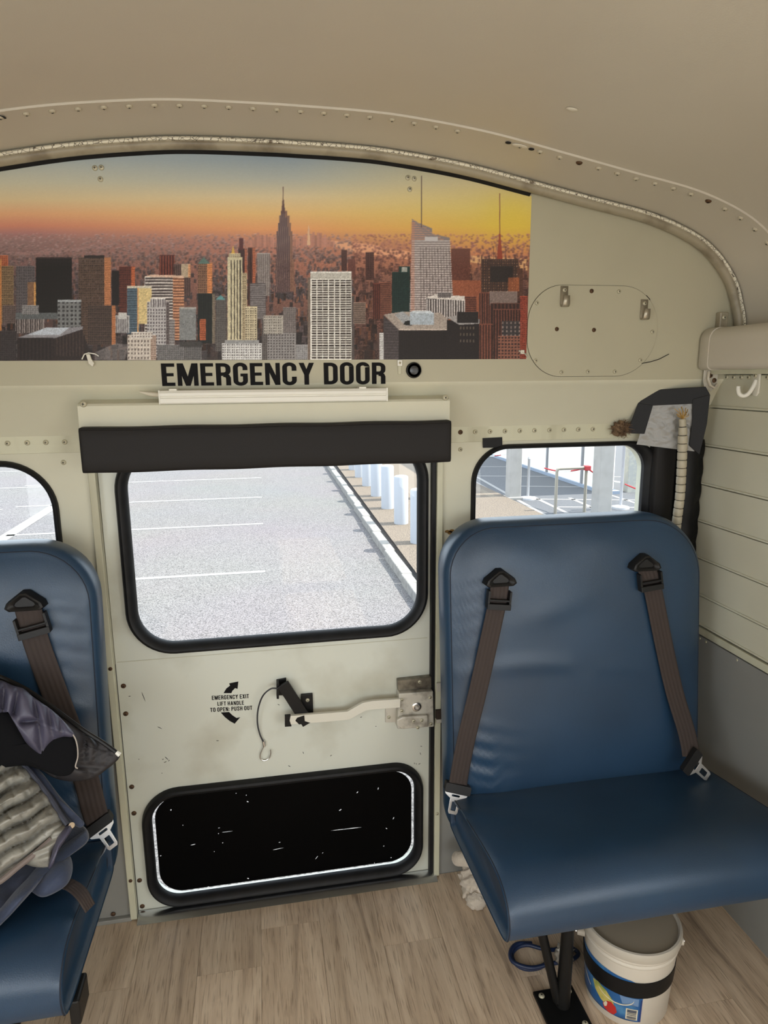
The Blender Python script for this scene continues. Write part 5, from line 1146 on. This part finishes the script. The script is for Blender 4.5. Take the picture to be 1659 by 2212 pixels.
# navy garment spread below
jc = empty('navy_jacket', (0, 0, 0)); tag(jc, 'navy cloth jacket spread at the bottom of the heap on the left seat', 'jacket')
puffy([(-140, 1760), (0, 1730), (75, 1728), (130, 1745), (165, 1772), (190, 1795), (188, 1820), (150, 1850), (112, 1880), (60, 1935), (0, 2000), (-60, 2050), (-150, 2060), (-180, 1880)], nC, pC, .030, 'body', m_denim2, jc, wr=.004, edge=.5, seed=5)
puffy([(188, 1792), (190, 1815), (165, 1838), (128, 1862), (92, 1900), (52, 1945), (10, 1990), (-30, 2022), (-38, 2008), (0, 1962), (40, 1915), (80, 1872), (120, 1838), (160, 1808)], nC, (0, -.40, .503), .022, 'rolled_hem', m_denim, jc, wr=.003, edge=.5, seed=6)
puffy([(62, 1648), (90, 1668), (128, 1718), (168, 1762), (182, 1778), (172, 1788), (150, 1772), (112, 1722), (76, 1682), (56, 1662)], nB, np.array(pB)-np.array(nB)*.004, .018, 'collar_edge', m_denim, jc, wr=.002, edge=.5, seed=9)
puffy([(62, 1922), (90, 1884), (126, 1850), (150, 1848), (157, 1876), (148, 1906), (124, 1926), (90, 1938)], nC, (0, -.40, .492), .026, 'cuff', m_denim, jc, wr=.005, edge=.5, seed=7)
# dark quilted jacket leaning on the seat back
ja = empty('dark_jacket', (0, 0, 0)); tag(ja, 'black quilted jacket with purple-grey lining leaning against the left seat back', 'jacket')
qd = seams([(186, 1570, 182, 1640), (182, 1640, 200, 1690), (214, 1600, 205, 1660), (170, 1655, 240, 1660), (130, 1540, 118, 1690), (60, 1480, 50, 1690), (232, 1615, 222, 1668), (198, 1590, 240, 1640)], 7, .30)
puffy([(-160, 1450), (-60, 1440), (0, 1462), (60, 1492), (120, 1534), (180, 1578), (225, 1607), (258, 1630), (250, 1646), (228, 1664), (205, 1680), (180, 1686), (150, 1688), (115, 1680), (85, 1662), (40, 1650), (-40, 1690), (-160, 1700)], nA, pA, .045, 'outer_shell', m_dark, ja, quilt=qd, wr=.003, edge=.45, seed=11)
ql = seams([(72, 1506, 84, 1560), (84, 1560, 92, 1640), (104, 1530, 116, 1600), (128, 1548, 136, 1592), (40, 1485, 30, 1540), (10, 1475, 4, 1540), (50, 1560, 84, 1556)], 6, .30)
puffy([(-120, 1490), (-40, 1476), (0, 1470), (25, 1480), (50, 1487), (75, 1508), (110, 1532), (140, 1560), (160, 1584), (158, 1592), (135, 1592), (112, 1602), (98, 1618), (92, 1632), (70, 1618), (52, 1598), (42, 1572), (28, 1548), (10, 1528), (-40, 1530), (-120, 1550)], nA, np.array(pA)+np.array((0, -.050, .014)), .030, 'lining', m_lin, ja, quilt=ql, wr=.003, edge=.5, seed=12)
puffy([(-120, 1540), (-20, 1528), (26, 1546), (50, 1585), (76, 1616), (96, 1632), (108, 1612), (132, 1594), (156, 1592), (167, 1612), (168, 1638), (163, 1658), (150, 1674), (124, 1676), (92, 1664), (50, 1654), (-20, 1662), (-120, 1670)], nA, np.array(pA)+np.array((0, -.044, .012)), .012, 'dark_inside', pm('black_cloth', (.006, .006, .007), .9, spec=.1), ja, edge=.5)
zp = [on(px, py, nA, np.array(pA)+np.array(nA)*.012) for px, py in [(-60, 1442), (0, 1462), (60, 1491), (120, 1533), (180, 1577), (225, 1606), (256, 1629)]]
MB().tube(catmull(zp, 6), .0042, 8).build('zip', m_plastic, ja, smooth=True)
e_ = [on(px, py, nA, np.array(pA)+np.array(nA)*.014) for px, py in [(251, 1625), (259, 1631)]]
o = MB().tube(e_, [.0038, .0045], 8).build('zip_end', m_white, ja, smooth=True); o['label'] = 'pale zip end'
MB().tube(catmull([on(px, py, nA, np.array(pA)+np.array(nA)*.058) for px, py in [(150, 1580), (161, 1592), (167, 1612), (168, 1635), (163, 1655), (168, 1660)]], 6), .0012, 6).build('piping', pm('pale_piping', lin((170, 160, 150)), .6), ja)
# silver puffer jacket on top
jb = empty('silver_jacket', (0, 0, 0)); tag(jb, 'shiny silver-grey quilted puffer jacket on top of the heap on the left seat', 'jacket')
def qs(px, py):
    v = (py+.60*px)/43.0+.07*math.sin(px/13.0); k = round(v); d = abs(v-k)*43
    h = .22+.78*(1-math.exp(-(d/7.5)**1.1))
    z_ = (px-.45*py+31*k)/62.0; d2 = abs(z_-round(z_))*62; h *= .86+.14*(1-math.exp(-(d2/4.0)**1.2))
    return h*(1+.07*math.sin((px-.5*py)/2.1+3*math.sin(py/11.)+2*k)*math.exp(-(d/7.0)**2)+.035*math.sin(px/7.3+py/3.9+k))
puffy([(-170, 1560), (-80, 1570), (-20, 1592), (20, 1622), (55, 1655), (90, 1696), (118, 1738), (138, 1775), (132, 1792), (100, 1820), (60, 1852), (20, 1885), (-20, 1915), (-100, 1930), (-180, 1800)], nB, pB, .072, 'puffer_body', m_silver, jb, quilt=qs, rings=46, per=260, edge=.42, seed=21)
puffy([(150, 1776), (154, 1790), (138, 1812), (120, 1836), (108, 1868), (96, 1874), (70, 1872), (48, 1862), (52, 1850), (88, 1826), (112, 1796), (128, 1778)], nB, np.array(pB)+np.array((0, .004, -.004)), .040, 'sleeve_end', m_silver, jb, quilt=lambda a, b_: 1+.10*math.sin(b_/4.0+a/11.0), per=160, edge=.5, wr=.002, seed=23)
puffy([(154, 1778), (157, 1790), (140, 1816), (124, 1842), (114, 1870), (104, 1874), (112, 1842), (122, 1812), (138, 1790)], nB, np.array(pB)+np.array((0, -.016, .016)), .022, 'cuff', m_lin, jb, edge=.5, seed=24)
MB().tube(catmull([on(px, py, nB, np.array(pB)+np.array(nB)/1.0*.020) for px, py in [(-40, 1582), (0, 1602), (40, 1640), (75, 1678), (108, 1722), (132, 1762), (146, 1782)]], 6), .0045, 8).build('zip', pm('dark_zip', lin((60, 62, 74)), .5), jb, smooth=True)
MB().tube(catmull([on(px, py, nB, np.array(pB)+np.array(nB)*.024) for px, py in [(-40, 1922), (0, 1904), (40, 1872), (80, 1840), (112, 1812)]], 6), .0052, 8).build('hem_binding', pm('brown_binding', lin((116, 104, 98)), .7), jb, smooth=True)
o = MB().lathe([(.0055, 0), (.005, .0018), (.0001, .0024)], 16).build('snap_button', pm('pale_snap', lin((196, 176, 150)), .35, .3), jb, smooth=True); o.location = on(155, 1783, nB, np.array(pB)+np.array(nB)*.030); o.rotation_euler = Vector(nB).to_track_quat('Z', 'Y').to_euler()
# loose strap end on the cushion
sp_ = empty('loose_strap', (0, 0, 0)); tag(sp_, 'short dark brown strap end lying over the edge of the left cushion', 'strap')
SP = [(135, 1908, .474), (150, 1911, .475), (166, 1921, .474), (178, 1934, .471), (187, 1948, .463), (195, 1962, .452)]
pts_ = catmull([onZ(*q) for q in SP], 6)
ribbon(pts_, Vector((.45, .9, 0)), .024, 'webbing', m_web, sp_)

# ================================================================== UNDER THE RIGHT SEAT
BC = Vector((.764, -.440, 0)); bu = empty('bucket', BC); tag(bu, 'white plastic bucket with blue label and black tape band under the right seat', 'bucket')
RB = lambda z: .0885+.010*z/.165
m_bwhite = pm('white_bucket_plastic', lin((208, 200, 186)), .42, var=.08, vscale=9)
MB().lathe([(.0001, .002), (.080, .002), (.086, 0), (RB(.004), .004), (RB(.158), .158), (0.1000, .160), (0.1010, .163), (0.1000, .1665), (0.0980, .168), (0.1010, .171), (0.1020, .1745), (0.1010, .178)], 56).build('body', m_bwhite, bu, smooth=True)
MB().lathe([(0.1005, .178), (0.1050, .180), (0.1060, .186), (0.1060, .1965), (0.1040, .2005), (0.1000, .2015), (0.0980, .199), (0.0965, .1935), (.0001, .1935)], 56).build('lid', pm('lid_plastic', lin((186, 178, 164)), .45), bu, smooth=True)
o = MB().lathe([(.0985, .1937), (.0985, .1955), (.0001, .1957)], 56).build('lid_top', pm('shaded_lid', lin((150, 138, 120)), .75), bu); o['label'] = 'lid top tinted grey-brown for shade'  # lid top coloured darker for the shadow it lies in
def cyl(poly, off, name, mat, par=bu, sub=3):
    """flat print wrapped on the bucket wall: polygon in (degrees, z)"""
    q = []
    for i in range(len(poly)):
        a, b_ = poly[i], poly[(i+1) % len(poly)]; m = max(1, int(abs(b_[0]-a[0])/4))
        for k in range(m): q.append((a[0]+(b_[0]-a[0])*k/m, a[1]+(b_[1]-a[1])*k/m))
    mb = MB(); tri = tessellate_polygon([[Vector((p[0], p[1]*1000, 0)) for p in q]])
    # cut long pieces so that they follow the curve
    bm = bmesh.new(); vs = [bm.verts.new((p[0], p[1]*1000, 0)) for p in q]
    for t in tri: bm.faces.new([vs[i] for i in t])
    bmesh.ops.triangulate(bm, faces=bm.faces)
    for _ in range(4):
        long_ = [e for e in bm.edges if abs(e.verts[0].co.x-e.verts[1].co.x) > 6]
        if long_: bmesh.ops.subdivide_edges(bm, edges=long_, cuts=1); bmesh.ops.triangulate(bm, faces=bm.faces)
    for v in bm.verts:
        a, z = math.radians(v.co.x), v.co.y/1000; r = RB(z)+off; v.co = Vector((r*math.cos(a), r*math.sin(a), z))
    me = bpy.data.meshes.new(name); bm.to_mesh(me); bm.free(); return link(name, me, mat, par, smooth='all')
m_lblue = pm('label_blue', lin((36, 92, 150)), .4, col2=lin((90, 150, 190)), vscale=16, mixlo=.5, mixhi=.7)
lb = cyl([(-262, .020), (-104, .020), (-101, .085), (-101, .118), (-118, .128), (-150, .132), (-262, .134)], .0006, 'label', m_lblue); lb['label'] = 'blue printed fruit label'
cyl([(-104.6, .0205), (-101.4, .0205), (-101.4, .080), (-103.5, .080)], .0009, 'label_edge', pm('label_dark_blue', lin((24, 58, 120)), .4), lb)
cyl([(-170, .075), (-160, .080), (-148, .074), (-138, .058), (-136, .044), (-145, .036), (-155, .040), (-165, .054)], .0009, 'fruit_print', pm('fruit_yellow', lin((206, 190, 104)), .45, col2=lin((150, 160, 80)), vscale=60), lb)
cyl([(-152, .036), (-146, .048), (-140, .052), (-134, .044), (-132, .032), (-136, .022), (-144, .021), (-150, .026)], .0012, 'fruit_print', pm('fruit_red', lin((190, 44, 40)), .45), lb)
cyl([(-151, .036), (-147, .047), (-145, .044), (-146, .034), (-149, .030)], .0014, 'fruit_print', pm('fruit_white', lin((226, 216, 190)), .45), lb)
arcp = [(-150+22*math.cos(math.radians(a))*1.1+14, .075+.020*math.sin(math.radians(a))) for a in range(200, 372, 12)]
cyl(arcp+[(p[0]*1.0-(.0), p[1]+.0028) for p in reversed(arcp)], .0010, 'white_swoosh', pm('fruit_white', (1, 1, 1)), lb)
arcp = [(-236+60*t, .098-.05*t**1.4) for t in np.linspace(0, 1, 8)]
cyl(arcp+[(p[0]+2.5, p[1]+.001) for p in reversed(arcp)], .0010, 'white_swoosh', pm('fruit_white', (1, 1, 1)), lb)
cyl([(-126, .062), (-106, .062), (-106, .082), (-130, .082)], .0009, 'text_block', pm('label_pale_blue', lin((108, 140, 180)), .45), lb)
cyl([(-121, .024), (-106, .024), (-106, .053), (-121, .053)], .0009, 'barcode_field', pm('fruit_white', (1, 1, 1)), lb)
cyl([(-119.5, .043), (-107.5, .043), (-107.5, .051), (-119.5, .051)], .0012, 'barcode_bar', pm('barcode_grey', lin((84, 88, 98)), .5), lb)
for z, hh_ in ((.0395, .0022), (.0355, .0022), (.0318, .0015), (.0285, .0026), (.0260, .0012)): cyl([(-119.5, z), (-107.5, z), (-107.5, z+hh_), (-119.5, z+hh_)], .0012, 'barcode_bar', MATS['barcode_grey'], lb)
tb = MB().loops([[(math.cos(a)*(RB(z)+o_), math.sin(a)*(RB(z)+o_), z+.004*math.sin(a+2.1)) for a in np.linspace(0, 2*math.pi, 65)[:-1]] for z, o_ in ((.084, .0006), (.084, .0018), (.104, .0022), (.124, .0018), (.124, .0006))]).build('tape_band', m_tape, bu, smooth=True)
for a in (-18, 162):
    c, s_ = math.cos(math.radians(a)), math.sin(math.radians(a))
    MB().tube([(c*.098, s_*.098, .150), (c*.114, s_*.116, .150)], [.010, .008], 12).build('handle_lug', m_bwhite, bu, smooth=True)
MB().tube([(.116*math.cos(a)*1.0, .116*math.sin(a), .150-.05*math.sin((a-math.radians(-18)))) for a in np.linspace(math.radians(-18), math.radians(162), 30)], .0018, 6).build('wire_handle', m_steel, bu, smooth=True)

def crumple(name, loc, rad, seed, amp, mat, parent, sub=5, freq=1.0, floor=True):
    r_ = np.random.default_rng(seed); bm = bmesh.new(); bmesh.ops.create_icosphere(bm, subdivisions=sub, radius=1)
    W = [(Vector(r_.normal(0, 1, 3))*3.2*freq, r_.uniform(0, 6), r_.uniform(.5, 1)) for _ in range(9)]
    for v in bm.verts:
        d = v.co.normalized(); k = 0
        for q, f, a in W: k += a*abs(math.sin(d.dot(q)*2+f+.7*math.sin(d.x*5+f)))
        k = 1-amp*(k/9)*1.6
        v.co = Vector((d.x*rad[0]*k, d.y*rad[1]*k, d.z*rad[2]*k))
        if floor and v.co.z < -rad[2]*.55: v.co.z = -rad[2]*.55
    for v in bm.verts: v.co.z += rad[2]*.55 if floor else 0
    me = bpy.data.meshes.new(name); bm.to_mesh(me); bm.free(); return link(name, me, mat, parent, smooth='all', loc=loc)
tw = empty('rag', (.524, -.098, 0)); tag(tw, 'crumpled pale rag on the floor behind the right seat, beside the door', 'cloth')
m_towel = cloth_mat('pale_towel', lin((206, 194, 178)), .95, .6, 260, .3, .15)
crumple('bundle', (0, 0, 0.001), (.074, .066, .086), 5, .55, m_towel, tw, freq=.62)
crumple('hanging_corner', (-.012, -.036, 0.001), (.040, .030, .034), 8, .4, m_towel, tw, sub=4, freq=.6)
MB().tube(catmull([(-.048, .03, .098), (-.040, .01, .112), (-.020, -.005, .118), (.01, -.01, .112)], 6), [.012]+[.019]*17+[.014], 14).build('rolled_edge', m_towel, tw, smooth=True)
cb = empty('blue_cable', (.575, -.315, 0)); tag(cb, 'loop of dark blue cable on the floor beside the seat leg', 'cable')
cp = [(.05, -.02, .006), (.02, -.033, .006), (-.012, -.030, .006), (-.030, -.012, .006), (-.030, .012, .007), (-.012, .028, .008), (.015, .030, .010), (.045, .012, .012), (.075, .004, .010), (.11, .012, .006), (.13, -.012, .006), (.10, -.030, .008), (.05, -.034, .013), (.0, -.036, .013), (-.036, -.014, .013), (-.034, .014, .013), (-.010, .034, .013), (.03, .036, .006)]
MB().tube(catmull(cp, 8), .0048, 10).build('cable', pm('dark_blue_rubber', lin((28, 42, 74)), .4), cb, smooth=True)
pbg = empty('plastic_bag', (.655, -.352, 0)); tag(pbg, 'small crumpled clear plastic bag between the seat leg and the bucket', 'bag')
crumple('film', (0, 0, .001), (.036, .030, .062), 12, .6, pm('cloudy_plastic', lin((150, 144, 134)), .25, spec=.6), pbg, sub=4, freq=1.3)
